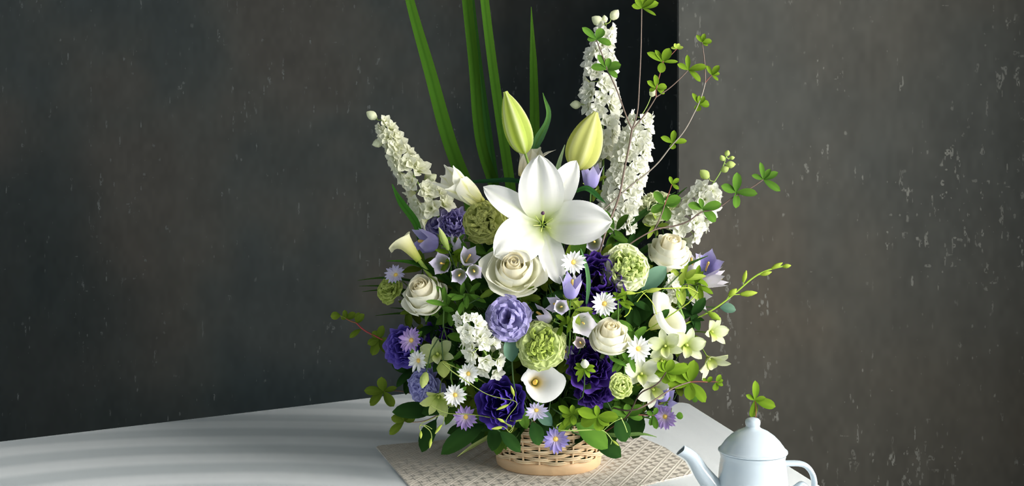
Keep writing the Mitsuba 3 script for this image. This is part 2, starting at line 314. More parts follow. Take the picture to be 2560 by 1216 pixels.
for j, q in enumerate(rows):
    w = np.cos(NS / 2 * (th - 2 * np.pi * .35 / NS)) * (1 if j % 2 else -1)
    w = np.sign(w) * np.abs(w) ** .7
    for dz in (-.0017, .0017):
        rr = bR(q) + .0046 * w
        Pp = np.c_[BX + rr * np.cos(th), BY + rr * np.sin(th), MZ + q + dz + .0005 * np.sin(th * 6 + j)]
        cc = lin(wick[rng.integers(4)])[None] * (1 + .10 * np.sin(th * 3 + rng.uniform(0, 6)))[:, None]
        part(bk, 'weaver', tube(Pp, .0018, np.clip(cc, 0, 1), 6, cap=False), 'wicker_mat')
for o in (0, 1):
    rr = bR(.105) + .0035 * np.cos(20 * th + o * np.pi)
    Pp = np.c_[BX + rr * np.cos(th), BY + rr * np.sin(th), MZ + .106 + .003 * np.sin(20 * th + o * np.pi)]
    part(bk, 'rim', tube(Pp, .0036, lin((234, 210, 170)), 7, cap=False), 'wicker_mat')
k = thing('floral_foam', 'dark green block of floral foam inside the wicker basket', 'floral foam')
m = revolve([(1e-4, .0105), (.078, .0105), (.082, .014), (.086, .095), (.080, .100), (1e-4, .1005)], 36, (40, 66, 40)); put(k, shift(m, (BX, BY, MZ)), 'stem_mat', smooth=40)
FOAM = np.array([BX, BY, MZ + .075])
# ================================================================ coffee pot
scene['enamel_mat'] = {'type': 'twosided', 'bsdf': {'type': 'principled', 'base_color': rgb(174, 186, 194), 'roughness': .16, 'specular': .55, 'clearcoat': .8, 'clearcoat_gloss': .93}}
scene['spout_shade_mat'] = {'type': 'twosided', 'bsdf': {'type': 'principled', 'base_color': rgb(70, 84, 96), 'roughness': .3}}  # dark colour painted in for the shade inside the spout
PX, PY = (1882 - 1280) / FP * 1.75, 1.75
PO_Z = TZ + .001
pot = thing('coffee_pot', 'white enamel coffee pot with domed lid and curved spout on the white tablecloth', 'coffee pot')
PO = np.array([PX, PY, TZ + .0006])
body = [(1e-4, .0), (.058, .0), (.0605, .003), (.0605, .006), (.059, .012), (.0578, .03), (.0562, .055), (.0542, .078), (.0528, .088), (.0516, .0925), (.0528, .0965), (.0535, .101), (.0528, .1015), (.048, .1015)]
part(pot, 'body', shift(revolve(body, 64), PO), 'enamel_mat')
lid = [(.0505, .1018), (.0552, .1024), (.0562, .1040), (.0560, .1058), (.0545, .1070), (.0530, .1076), (.0505, .1115), (.0440, .1205), (.0350, .1295), (.0250, .1365), (.0160, .1405), (.0125, .1425), (.0110, .1450)]
ld = part(pot, 'lid', shift(revolve(lid, 64), PO), 'enamel_mat')
knob = [(.0110, .1450), (.0118, .1475), (.0124, .1510), (.0118, .1548), (.0090, .1575), (.0045, .1587), (1e-4, .1590)]
part(ld, 'knob', shift(revolve(knob, 32), PO), 'enamel_mat')
def pp(px, py, dy=0): return W(px, py, PY + dy)
S = spl([PO + (-.050, 0, .022), pp(1772, 1205), pp(1752, 1178), pp(1733, 1148), pp(1712, 1131), pp(1699, 1125)], 26)
rad = np.interp(np.linspace(0, 1, 26), [0, .25, .6, .85, 1], [.022, .0165, .0125, .0100, .0092])
sp = tube(S, rad, sides=20, cap=False)
V = sp[0].copy()                                              # the mouth is cut on a slant
e = V[-20:] - S[-1]; tdir = unit(S[-1] - S[-2]); V[-20:] += tdir * (e @ np.array([.0, 0, -1.0]))[:, None] * .55 - tdir * .003
s1 = part(pot, 'spout', (V, sp[1]), 'enamel_mat')
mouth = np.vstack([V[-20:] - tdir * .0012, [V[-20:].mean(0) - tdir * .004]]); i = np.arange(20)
part(s1, 'mouth', (mouth, np.stack([i, (i + 1) % 20, i * 0 + 20], 1)), 'spout_shade_mat', label='dark disc painted as the shade in the spout opening')
H = spl([PO + (.050, 0, .0835), pp(1985, 1159), pp(2012, 1164), pp(2030, 1184), pp(2036, 1215), pp(2026, 1260), pp(1998, 1290), PO + (.054, 0, .018)], 40)
hb = np.linspace(0, 2 * np.pi, 12, endpoint=False)
t3 = unit(np.gradient(H, axis=0)); nn = np.cross(t3, [0, 1., 0])
V = (H[:, None] + np.cos(hb)[None, :, None] * nn[:, None] * .0046 + np.sin(hb)[None, :, None] * np.array([0, .0095, 0])).reshape(-1, 3)
part(pot, 'handle', (V, grid(40, 12, True)), 'enamel_mat')
H = spl([PO + (.050, 0, .048), pp(1985, 1222), pp(2004, 1210), pp(2018, 1222), pp(2014, 1238), pp(2000, 1236)], 24)
t3 = unit(np.gradient(H, axis=0)); nn = np.cross(t3, [0, 1., 0])
V = (H[:, None] + np.cos(hb)[None, :, None] * nn[:, None] * .0035 + np.sin(hb)[None, :, None] * np.array([0, .008, 0])).reshape(-1, 3)
part(pot, 'handle_curl', (V, grid(24, 12, True)), 'enamel_mat')
# ================================================================ flowers: builders
def pos(px, py, off=0.0, d=None):
    d = (mound(px, py) if d is None else d) + off
    return W(px, py, d), d / FP                                  # point, metres per pixel there
def stem_to_foam(p, back, r, sag=.0):
    """Points from the foam up to p, arriving along -back."""
    k = np.linalg.norm(p - FOAM)
    q = FOAM + np.array([(p[0] - BX) * .12, (p[1] - BY) * .2, 0]).clip(-.05, .05)
    return spl([q - (0, 0, .03), q + (p - q) * .4 + np.array([0, 0, .05 * k]), p + back * min(.22 * k, .05), p], 12)
def add_stem(t, p, face3, r=.0019, c=(50, 78, 34)):
    P = stem_to_foam(p, -face3, r)
    part(t, 'stem', tube(P, r, lin(c), 6), 'stem_mat')
def calyx(t, B, p, s, r=.3, h=.5, c=(120, 150, 60)):
    prof = [(1e-4, -h), (r * .45, -h * .9), (r * .9, -h * .45), (r, 0)]
    part(t, 'calyx', mv(revolve(prof, 12, c), B, p, s), 'stem_mat')
def leafm(L, Wd, bend=25, fold=.12, c0=(70, 110, 40), c1=(110, 150, 60), peak=.45, a0=70, tip=1.1, rib=.12, wave=0, nu=9, nv=5):
    """A leaf along +x with its upper side to +z, from the origin."""
    def cf(U, V): return np.clip(mixc(c0, c1, U * .6 + .2 + .25 * V) * (1 + rib * np.exp(-(V / .16) ** 2))[..., None], 0, .9)
    m = petal(L, Wd, a0, a0 + bend, 0, 0, 0, cup=fold, ruf=wave * Wd, rf=2, nu=nu, nv=nv, peak=peak, tip=tip, colf=cf, fix=False, base=.08)
    V = m[0]; return np.c_[V[:, 0], V[:, 1], V[:, 2]], m[1], m[2]
GREENS = {'bright': ((72, 104, 24), (124, 154, 46)), 'mid': ((58, 96, 34), (98, 138, 52)), 'dark': ((28, 56, 26), (52, 86, 38)), 'olive': ((66, 88, 24), (112, 132, 46)),
          'teal': ((70, 108, 92), (128, 164, 140)), 'lime': ((130, 160, 50), (186, 204, 96)), 'pale': ((150, 176, 120), (196, 212, 168))}
def imgdir(az, toward=.35):
    """The direction at az degrees in the picture plane, leaning towards the eye."""
    a = math.radians(az); q = math.sqrt(1 - toward * toward)
    return np.array([math.cos(a) * q, -toward, math.sin(a) * q])
def leaf_at(t, p, az, L, Wd, g='bright', toward=.3, name='leaf', bend=20, fold=.12, up=.5, wave=0, tip=1.1, peak=.45, a0=90):
    """One leaf of thing t from point p: az and lean give its axis; its face turns between the eye and the sky."""
    x = imgdir(az, toward); n = np.array([rng.uniform(-.3, .3), -1 + up * .3, up]); z = unit(n - x * (n @ x)); y = np.cross(z, x)
    c0, c1 = GREENS[g] if isinstance(g, str) else g
    m = leafm(L, Wd, bend, fold, c0, c1, a0=a0, wave=wave, tip=tip, peak=peak)
    m = (m[0], m[1], jit(m[2], .12))
    return part(t, name, mv(m, np.stack([x, y, z], 1), p), 'leaf_mat')
def grad(*cs, vc=None, p=1.0):
    """Colour function of a petal: base to tip through the colours."""
    cs = [lin(c) for c in cs]; n = len(cs) - 1
    def fn(U, V):
        x = np.clip(U ** p, 0, 1) * n; i = np.minimum(x.astype(int), n - 1); f = (x - i)[..., None]
        C = np.array(cs)[i] * (1 - f) + np.array(cs)[i + 1] * f
        if vc is not None:                                       # midrib colour
            w = np.exp(-(V / vc[1]) ** 2) * np.clip(1.0 - U * vc[2], 0, 1); C = C * (1 - w[..., None]) + lin(vc[0]) * w[..., None]
        return np.clip(C * rng.uniform(.95, 1.04), 0, .97)
    return fn
def start(name, label, cat, px, py, face, off=0, d=None, group=None, roll=0):
    p, s = pos(px, py, off, d); t = thing(name, label, cat, group); B = basis(face, roll)
    return t, p, s, B
# ---- lily, open
def lily():
    t, p, s, B = start('lily', 'large open white lily at the front centre of the arrangement', 'lily', 1357, 560, (-.02, .06), d=1.84)
    white = grad((196, 210, 110), (236, 239, 214), (245, 245, 241), (246, 246, 243), (244, 244, 240), vc=((226, 232, 196), .10, 1.0))
    for az, R, w, a0, a1, zz, ruf in ((148, 166, 66, 32, 104, -.08, .02), (62, 170, 74, 28, 112, -.08, .02), (286, 148, 66, 34, 112, -.08, .02),
                                      (93, 160, 114, 26, 88, .0, .055), (2, 162, 112, 28, 100, .0, .055), (214, 136, 118, 30, 98, .0, .055)):
        m = petal(R * s, w * s, a0, a1, az, .06 * R * s, (-62 + zz * 60) * s, cup=.10, ruf=ruf * w * s, rf=2.2, ph=rng.uniform(0, 6), peak=.54, tip=.96, nu=18, nv=13, colf=white, base=.30)
        # a raised midrib groove
        part(t, 'petal', mv(m, B, p), 'petal_mat')
    P = spl([(0, 0, -.06), (.0, .004, -.02), (.0, .018, .012)], 8) * [1, 1, 1]
    ps = part(t, 'pistil', mv(tube(P, .0015, lin((176, 196, 84)), 7), B, p), 'stem_mat')
    part(ps, 'stigma', mv(shift(dome(.0034, .0030, (70, 38, 66)), P[-1]), B, p), 'stem_mat', label='purple brown stigma')
    for k in range(6):
        a = math.radians(60 * k + 20); P = spl([(0, 0, -.055), (.006 * math.cos(a), .006 * math.sin(a), -.02), (.017 * math.cos(a), .017 * math.sin(a) + .003, .004)], 6)
        part(t, 'stamen', mv(tube(P, .0008, lin((196, 210, 120)), 5), B, p), 'stem_mat')
    add_stem(t, p - B[:, 2] * -.0 + B @ np.array([0, 0, -.055]), B[:, 2], .0028)
lily()
# ---- lily buds: three outer tepals with raised ribs round a spindle
def lily_bud(base, tip, wd, d, label, c, spread=0):
    p0, p1 = W(*base, d), W(*tip, d - .01); L = np.linalg.norm(p1 - p0); z = (p1 - p0) / L
    t = thing('lily_bud', label, 'lily bud'); B = basis(z)
    def cf(U, V):
        C = mixc(c[0], c[1], .3 + .7 * np.abs(V) ** .8) * 1.0
        w = (np.exp(-((np.abs(V) - .42) / .13) ** 2) * .8)[..., None]; C = C * (1 - w) + lin(c[2]) * w
        return np.clip(C * (1 + .1 * (U[..., None] - .5)), 0, .95)
    R = wd * d / FP / 2
    for k in range(3):
        m = rpetal([(.12 * R, 0), (1.50 * R, .10 * L), (1.05 * R, .72 * L), (.05 * R, L)], 62, az=250 + 120 * k, top=.0, nu=18, nv=15, wb=1.0, colf=cf)
        V = m[0].copy().reshape(18, 15, 3); vv = np.linspace(-1, 1, 15); k2 = 1 + .09 * np.exp(-((np.abs(vv) - .40) / .22) ** 2) - .05 * np.exp(-(vv / .12) ** 2) - .20 * np.exp(-((np.abs(vv) - 1) / .22) ** 2)
        V[..., :2] *= k2[None, :, None]
        part(t, 'tepal', mv((V.reshape(-1, 3), m[1], m[2]), B, p0), 'petal_mat')
    add_stem(t, p0, z, .0026, (120, 150, 60))
lily_bud((1313, 384), (1263, 229), 68, 1.95, 'closed green lily bud with white ribs in front of the flax blades', ((168, 186, 76), (186, 204, 96), (234, 236, 190)))
lily_bud((1440, 424), (1490, 280), 86, 1.93, 'plump yellow green lily bud leaning right, in front of the tall white delphinium', ((206, 208, 124), (196, 200, 112), (230, 230, 176)))
def half_lily(base, tips, d, label, c, wd=60, throat=.45):
    """A half-open trumpet: petals from the base to the given tips (px, py, depth offset)."""
    p0 = W(*base, d); t = thing('lily_bud', label, 'lily bud'); ax = unit(np.mean([W(a, b, d + o) - p0 for a, b, o, *_ in tips], 0)); s = d / FP
    for a, b, o, w, *e in tips:
        p1 = W(a, b, d + o); Ld = p1 - p0; out = unit(Ld - ax * (Ld @ ax)) ; rad = (Ld @ out)
        P = spl([p0, p0 + ax * np.linalg.norm(Ld) * .35 + out * (.2 * rad + 6 * s), p0 + ax * np.linalg.norm(Ld) * .7 + out * (.55 * rad + 7 * s), p1], 14)
        u = np.linspace(0, 1, 14); ww = w * s * np.maximum(.28 + .72 * np.sin(np.pi * np.minimum(u * .8 + .1, 1)) - .9 * np.clip(u - .8, 0, 1) / .2 * .8, .06)
        tt = unit(np.gradient(P, axis=0)); V5 = np.linspace(-1, 1, 9); sd = unit(np.cross(tt, out)); nn = np.cross(sd, tt); sg = np.sign((nn * out).sum(1))[:, None]; nn = nn * sg
        V = P[:, None] + sd[:, None] * (V5[None, :, None] * ww[:, None, None] / 2) - nn[:, None] * (.22 * V5 ** 2)[None, :, None] * ww[:, None, None]
        U, Vv = np.meshgrid(u, V5, indexing='ij'); C = grad(*c, vc=((206, 188, 60), .17, .6))(U, Vv).reshape(-1, 3)
        part(t, 'petal', (V.reshape(-1, 3), grid(14, 9), C), 'petal_mat')
    add_stem(t, p0, ax, .0026, (120, 150, 60))
cream = ((196, 204, 110), (236, 234, 190), (244, 243, 228), (244, 243, 232))
half_lily((1206, 512), [(1072, 455, .0, 52), (1110, 412, .03, 46), (1133, 414, -.02, 58), (1152, 446, -.035, 56), (1112, 474, -.03, 54), (1100, 440, .05, 50)], 1.92, 'half open white lily with yellow ribs leaning left above the green carnation', cream)
half_lily((1310, 446), [(1283, 368, .0, 40), (1352, 368, -.02, 58), (1390, 375, .01, 22), (1318, 376, .03, 48), (1330, 372, -.03, 44)], 1.99, 'half open cream lily standing upright behind the large open lily', ((206, 200, 150), (232, 222, 196), (243, 238, 224), (240, 236, 220)))
# ---- roses
def rose(px, py, R, face, label, off=0, open_=1.0, roll=0, zs=1.0):
    t, p, s, B = start('rose', label, 'rose', px, py, face, off); s *= R
    k = roll; n = 0
    lay = [(2, .07, .20, .36, 178, .05), (3, .16, .30, .38, 130, .05), (3, .30, .46, .36, 112, .06), (3, .48, .64, .29, 96, .07), (5, .78 * open_ + .02, .80, .08, 66, .05), (4, 1.0 * open_, .88, -.12, 58, .04)]
    for li, (cnt, rt, rb, zt, ha, sp) in enumerate(lay):
        for i in range(cnt):
            fr = li / 5; az = k + 360 * i / cnt + 47 * li + rng.uniform(-12, 12)
            zt2 = zt + rng.uniform(-.03, .05); flare = .06 + .22 * fr
            zb = -.85 if li < 3 else -.70 + .05 * li
            ctrl = [(.10, zb), (rb * 1.28, zb + .05), (rb * 1.0 - .04, zt2 - .20), (rt + flare * .3, zt2 + (.03 if li < 3 else -.03))]
            fcol = grad((240, 232, 190), (244, 240, 218), (244, 240, 222), (243, 236, 214)) if li < 3 else grad((234, 234, 190), (242, 241, 216), (245, 243, 230), (242, 243, 226))
            m = rpetal(ctrl, ha, az, top=.10 + .07 * fr, ruf=.02 + .035 * fr, rf=1.4, ph=rng.uniform(0, 6), spiral=sp * (1 if i % 2 else .7), nu=13, nv=17, colf=fcol)
            V = m[0].copy().reshape(13, 17, 3)
            if li > 2:                                          # the tip of an outer petal is drawn to a point and rolled back
                w = np.exp(-(np.linspace(-1, 1, 17) / .22) ** 2)[None, :] * (np.linspace(0, 1, 13) ** 5)[:, None] * .09
                rr = np.hypot(V[..., 0], V[..., 1]); V[..., 0] *= 1 + w / rr; V[..., 1] *= 1 + w / rr; V[..., 2] += w * .3
                e = (np.clip(np.linspace(0, 1, 13) - .82, 0, 1) / .18)[:, None] * .05 * (rng.uniform(.3, 1.3)); V[..., 2] -= e
            V[..., 2] = V[..., 2] * zs; part(t, 'petal', mv((V.reshape(-1, 3), m[1], m[2]), B, p, s), 'petal_mat')
    for i in range(5):
        m = petal(.42, .2, 85, 150, 72 * i + 20, .12, -.90 * zs, cup=.1, colf=grad((96, 130, 56), (130, 160, 80)), peak=.3)
        part(t, 'sepal', mv(m, B, p, s), 'leaf_mat')
    add_stem(t, p - B[:, 2] * .85 * s, B[:, 2], .0026)
rose(1284, 668, 74, (.02, .56), 'cream rose directly below the large lily', -.0, 1.0, 20)
rose(1056, 730, 60, (-.22, .62), 'cream rose at the left of the arrangement under the campanula bells', -.02, .84, 60, 1.55)
rose(1676, 622, 60, (.12, .86), 'plump cream rose at the upper right, seen from its side', -.03, .80, 110, 1.3)
rose(1526, 834, 56, (.08, .72), 'cream rose right of centre below the white aster', -.02, .84, 200, 1.45)
# ---- carnations
def carnation(px, py, R, face, label, off=0, c=((120, 140, 40), (176, 194, 92), (206, 218, 140), (216, 224, 160)), name='carnation', cat='carnation', n=46, flat=1.0, roll=0, serr=.10, ruf=.085, zc=.0, inner=None, mid=1.0):
    t, p, s, B = start(name, label, cat, px, py, face, off, roll=roll); s *= R
    # upright frilled petals in the middle, seen by their wavy edges, then broad smoother ones lying out
    ni, no = int(n * .8 * mid), int(n * .45)
    for i in range(ni + no):
        inn = i < ni; q = (i + .5) / ni if inn else (i - ni + .5) / no; az = i * 137.5 + rng.uniform(-20, 20)
        th = (6 + 46 * q ** .7 + rng.uniform(-6, 6) if inn else 58 + 44 * q + rng.uniform(-5, 5)) * flat
        L = rng.uniform(.70, .84) if inn else .82 + .18 * q + rng.uniform(-.03, .03)
        cc = grad(*(inner if inn and inner else c))
        if inn:                                                 # an upright ribbon that stands anywhere in the middle, turned any way
            rad = .56 * q ** .6 * (1.25 if mid < 1 else 1); ph = math.radians(az); tipz = .26 - .34 * rad ** 2 + rng.uniform(-.06, .06)
            m = petal(.62, rng.uniform(.34, .52) * (1.5 if mid < 1 else 1), 0, rng.uniform(10, 50), rng.uniform(0, 360) if mid == 1 else az + rng.uniform(-40, 40), 0, tipz - .58, cup=rng.uniform(-.1, .1), ruf=ruf * rng.uniform(.8, 1.3), rf=rng.uniform(2.0, 3.2), ph=rng.uniform(0, 6),
                      peak=.80, tip=.8, nu=12, nv=25, serr=serr * 1.6, sn=9, colf=cc, fix=False, base=.3)
            k2 = math.radians(25 + 30 * q) * rad; V = m[0].copy(); out = np.array([math.cos(ph), math.sin(ph), 0]); V = V + out * (rad + .5 * (V[:, 2:3] - tipz + .58) * math.tan(k2) - .25 * rad); m = (V, m[1], m[2])
        else:
            m = petal(L, .88, max(0, th - 24), th + 18 * q, az, .02, -.40 + zc, cup=rng.uniform(-.04, .04), ruf=ruf * rng.uniform(.35, .65), rf=rng.uniform(2.4, 3.6), ph=rng.uniform(0, 6), peak=.84, tip=.8, nu=12, nv=25, serr=serr * .8, sn=11, colf=cc, fix=False, base=.12)
        part(t, 'petal', mv(m, B, p, s), 'petal_mat')
    part(t, 'calyx', mv(revolve([(1e-4, -1.15), (.14, -1.1), (.20, -.8), (.26, -.45), (.22, -.3)], 14, (132, 158, 80)), B, p, s), 'stem_mat')
    add_stem(t, p - B[:, 2] * 1.1 * s, B[:, 2])
palec = ((150, 172, 66), (206, 218, 140), (226, 232, 186), (232, 236, 202))
carnation(1208, 552, 60, (-.15, .25), 'olive green carnation left of the large lily', -.02, c=((104, 120, 36), (150, 164, 66), (186, 192, 104), (200, 204, 128)))
carnation(1566, 668, 66, (.12, .22), 'pale green carnation right of the dark purple bloom', -.02, c=palec, inner=((120, 146, 40), (178, 198, 96), (210, 222, 150)))
carnation(1352, 864, 66, (-.02, .20), 'lime green carnation in the middle, above the front calla', -.01, c=((126, 150, 40), (186, 204, 104), (206, 218, 142), (214, 224, 162)), inner=((100, 124, 26), (150, 174, 60), (190, 206, 110)))
carnation(1640, 508, 56, (-.25, .80), 'pale green carnation at the upper right behind the twig leaves', -.07, c=palec)
carnation(1552, 966, 40, (.10, .45), 'small half open green carnation beside the dark purple blooms at lower right', -.03, n=34, flat=.62, c=((140, 164, 50), (196, 212, 110), (218, 228, 160)))
carnation(974, 722, 42, (-.45, .40), 'yellow green carnation seen from the side at the far left', .0, n=30, flat=.8, c=((126, 148, 40), (176, 194, 84), (200, 212, 122)))
# ---- lisianthus: ruffled cups
def lisianthus(px, py, R, face, label, c, off=0, roll=0, n=(3, 4, 5, 6), ruf=.10, op=1.0, group=None, serr=.0):
    t, p, s, B = start('lisianthus', label, 'lisianthus', px, py, face, off, roll=roll, group=group); s *= R
    lay = [(.22, .34, .22, 110), (.44, .50, .20, 80), (.70, .66, .08, 64), (.98 * op, .74, -.16, 52)]
    for li, (rt, rb, zt, ha) in enumerate(lay):
        for i in range(n[li]):
            az = roll + 360 * i / n[li] + 31 * li + rng.uniform(-12, 12); z2 = zt + rng.uniform(-.06, .08); r2 = rt * rng.uniform(.92, 1.06)
            m = rpetal([(.06, -.75), (rb * 1.1, -.72), (rb * .95, z2 - .25), (r2, z2)], ha, az, top=.22, ruf=ruf * rng.uniform(.7, 1.3) * (.6 + .14 * li), rf=rng.uniform(2.2, 3.8), ph=rng.uniform(0, 6), spiral=.05, nu=11, nv=17, rip=.05, colf=grad(*c))
            part(t, 'petal', mv(m, B, p, s), 'petal_mat')
    part(t, 'calyx', mv(revolve([(1e-4, -1.0), (.08, -.98), (.12, -.72), (.10, -.6)], 10, (110, 140, 70)), B, p, s), 'stem_mat')
    add_stem(t, p - B[:, 2] * .95 * s, B[:, 2])
dk = ((48, 28, 92), (66, 40, 124), (82, 54, 146), (98, 70, 162)); dk2 = ((44, 28, 98), (60, 42, 138), (76, 56, 160), (94, 74, 176))
lav = ((140, 130, 176), (160, 150, 200), (176, 166, 212), (186, 178, 220)); vio = ((74, 56, 140), (92, 74, 172), (110, 92, 192), (130, 114, 206))
carnation(1269, 797, 62, (-.12, .12), 'lavender ruffled lisianthus in the middle, above the lime green carnation', -.02, c=((104, 94, 148), (146, 136, 190), (172, 164, 212), (184, 178, 222)), name='lisianthus', cat='lisianthus', n=38, serr=.04, ruf=.085, mid=.55)
lisianthus(1248, 1008, 68, (-.25, .20), 'dark purple lisianthus at the lower front left of the white calla', dk2, -.02, 10)
lisianthus(1494, 702, 80, (-.08, .2), 'dark purple lisianthus behind the pale green carnation', dk, .0, 40)
lisianthus(1478, 915, 66, (.05, .25), 'dark purple lisianthus right of the lime carnation, behind a small white bud', dk, .0, 80)
lisianthus(1492, 972, 60, (.15, -.15), 'dark purple lisianthus hanging lowest at right of the white calla', dk, .01, 120)
lisianthus(1003, 868, 56, (-.40, .05), 'violet lisianthus at the left edge behind a lilac aster', vio, .0, 15)
lisianthus(1096, 834, 40, (-.2, .1), 'dark purple lisianthus in the shade between the left rose and the white florets', dk, .07, 70)
carnation(1058, 968, 54, (-.45, .05), 'lavender blue lisianthus at the lower left above the tablecloth', .02, c=((110, 104, 170), (142, 138, 204), (168, 166, 220), (184, 184, 228)), name='lisianthus', cat='lisianthus', n=40, serr=.14, ruf=.08)
carnation(1096, 558, 46, (-.3, .35), 'lavender lisianthus at the upper left under the left delphinium spike', .05, c=((100, 90, 160), (140, 130, 196), (164, 154, 208), (178, 170, 216)), name='lisianthus', cat='lisianthus', n=34, serr=.04, ruf=.09, mid=.6)
lisianthus(1135, 553, 42, (.1, .35), 'pale lilac lisianthus behind the olive green carnation', lav, .06, 70, ruf=.12)
# ---- campanula bells
def bell(px, py, L, axis, label, c, off=0, wide=1.0, group=None, lobes=5, d=None, st=True, parent=None):
    """A bell whose mouth faces axis; px, py is the middle of the mouth, L its length in pixels."""
    p, s = pos(px, py, off, d); s *= L; B = basis(axis, rng.uniform(0, 70))
    t = parent or thing('campanula', label, 'campanula', group)
    nu, nf = 13, 60; U, Fi = np.meshgrid(np.linspace(0, 1, nu), np.arange(nf) * 2 * np.pi / nf, indexing='ij')
    lob = np.abs(((Fi * lobes / (2 * np.pi)) % 1) - .5) * 2                                   # 1 between the lobes' tips
    T = 1 - .33 * lob ** .8; uu = U * T
    rz = bez([(.04, -1.0), (.50 * wide, -1.02), (.28 * wide, -.28), (.62 * wide, .06)], uu)
    r = rz[..., 0] * (1 + .07 * np.cos(lobes * Fi) * U); z = rz[..., 1]
    V = np.stack([r * np.cos(Fi), r * np.sin(Fi), z], -1).reshape(-1, 3)
    C = grad(*c)(U, lob).reshape(-1, 3) * (1 - .10 * np.exp(-((lob.reshape(-1) - 1) / .12) ** 2))[:, None]
    part(t, 'corolla' if not parent else 'bell', mv((V, grid(nu, nf, True), np.clip(C, 0, .97)), B, p, s), 'petal_mat')
    part(t, 'pistil', mv(tube(spl([(0, 0, -.9), (.02, .02, -.45), (.03, .02, -.12)], 6), [.05, .05, .05, .05, .07, .06], lin((226, 190, 96)), 7), B, p, s), 'stem_mat', label='yellow pistil')
    for k in range(5 if wide < 1.3 else 0):
        m = petal(.40 * max(1, wide), .20, 96, 30, 72 * k, .06, -1.12, cup=.10, colf=grad((112, 142, 54), (156, 182, 84)), peak=.35, fix=False, nu=6, nv=5)
        part(t, 'sepal', mv(m, B, p, s), 'leaf_mat')
    if st: add_stem(t, p - B[:, 2] * s * 1.0, B[:, 2], .0015, (74, 108, 42))
    return t
lavb = ((140, 144, 170), (162, 154, 216), (176, 168, 226), (196, 190, 236)); paleb = ((150, 158, 96), (186, 188, 176), (222, 218, 236), (216, 208, 238)); whb = ((206, 214, 170), (228, 228, 224), (238, 236, 240), (232, 228, 242))
bell(1038, 604, 60, (-.90, .12), 'large lavender campanula bell beside the left calla', lavb, -.03, 1.15)
bell(1100, 660, 42, (-.25, .08), 'pale open campanula bell below the large lavender bell at left', paleb, -.03, 1.25)
bell(1176, 636, 44, (.30, .52), 'pale campanula bell tilted up, left of the rose under the lily', paleb, -.02, 1.1)
bell(1186, 682, 40, (.10, -.12), 'pale campanula bell facing out, lowest on the right of the left bell cluster', paleb, -.045, 1.0)
bell(1146, 692, 38, (-.12, -.12), 'pale campanula bell facing out, lowest of the left bell cluster', paleb, -.05, 1.05)
bell(1143, 590, 50, (-.06, .97), 'pale upright campanula bell under the olive green carnation', paleb, -.01, .72)
bell(1480, 414, 58, (.04, .985), 'lavender upright campanula bell right of the plump lily bud', lavb, d=1.93, wide=.95)
bell(1430, 694, 58, (.05, .93), 'lavender upright campanula bell under the lowest lily petal', lavb, -.05, .95)
bell(1380, 760, 40, (-.72, .25), 'pale campanula bell turned left beside the open white bell', paleb, -.01, 1.1)
bell(1404, 768, 34, (.05, .12), 'white campanula bell facing out beside the lavender upright bell', paleb, -.045, 1.1)
bell(1460, 812, 40, (.05, -.02), 'pale wide open campanula bell left of the right centre rose', whb, -.04, 1.5)
bell(1448, 856, 30, (-.25, .30), 'small pinkish campanula bud below the wide open bell', ((196, 196, 150), (214, 196, 200), (226, 212, 220)), -.02, 1.0)
bell(1772, 655, 50, (.02, .55), 'lavender wide open campanula bell at the right edge', lavb, -.0, 1.35)
bell(1728, 640, 52, (-.15, .95), 'white campanula bell upright, left of the lavender bell at the right edge', whb, .02, .9)
bell(1812, 692, 62, (.92, .30), 'white campanula bell pointing right under the lavender bell', whb, .0, .75)
bell(1756, 748, 48, (.55, -.10), 'white campanula bell at right, above the right calla', whb, -.0, 1.15)
bell(1336, 780, 52, (-.80, .45), 'pale campanula bell seen from its side, right of the lavender lisianthus', paleb, .02, .8)
bell(1416, 884, 36, (.3, -.3), 'pale campanula bell peeping out right of the lime green carnation', paleb, .02, 1.0)
bell(1484, 606, 44, (-.15, .05), 'pale campanula bell with orange pistil under the right lily petal', paleb, -.0, 1.1)
bell(1424, 700, 40, (-.4, .6), 'white campanula bell half hidden behind the lavender upright bell', whb, .0, .9)
bell(1648, 968, 46, (-.35, .80), 'lavender campanula bell at the lower right above the lilac aster', lavb, .02, 1.0)
bell(1668, 992, 50, (.35, .60), 'pale lavender campanula bell hanging lowest at right above the lilac aster', lavb, .0, 1.1)
bell(1655, 1012, 40, (.1, -.5), 'pale campanula bell nodding just behind the lilac aster at lower right', paleb, .02, 1.0)
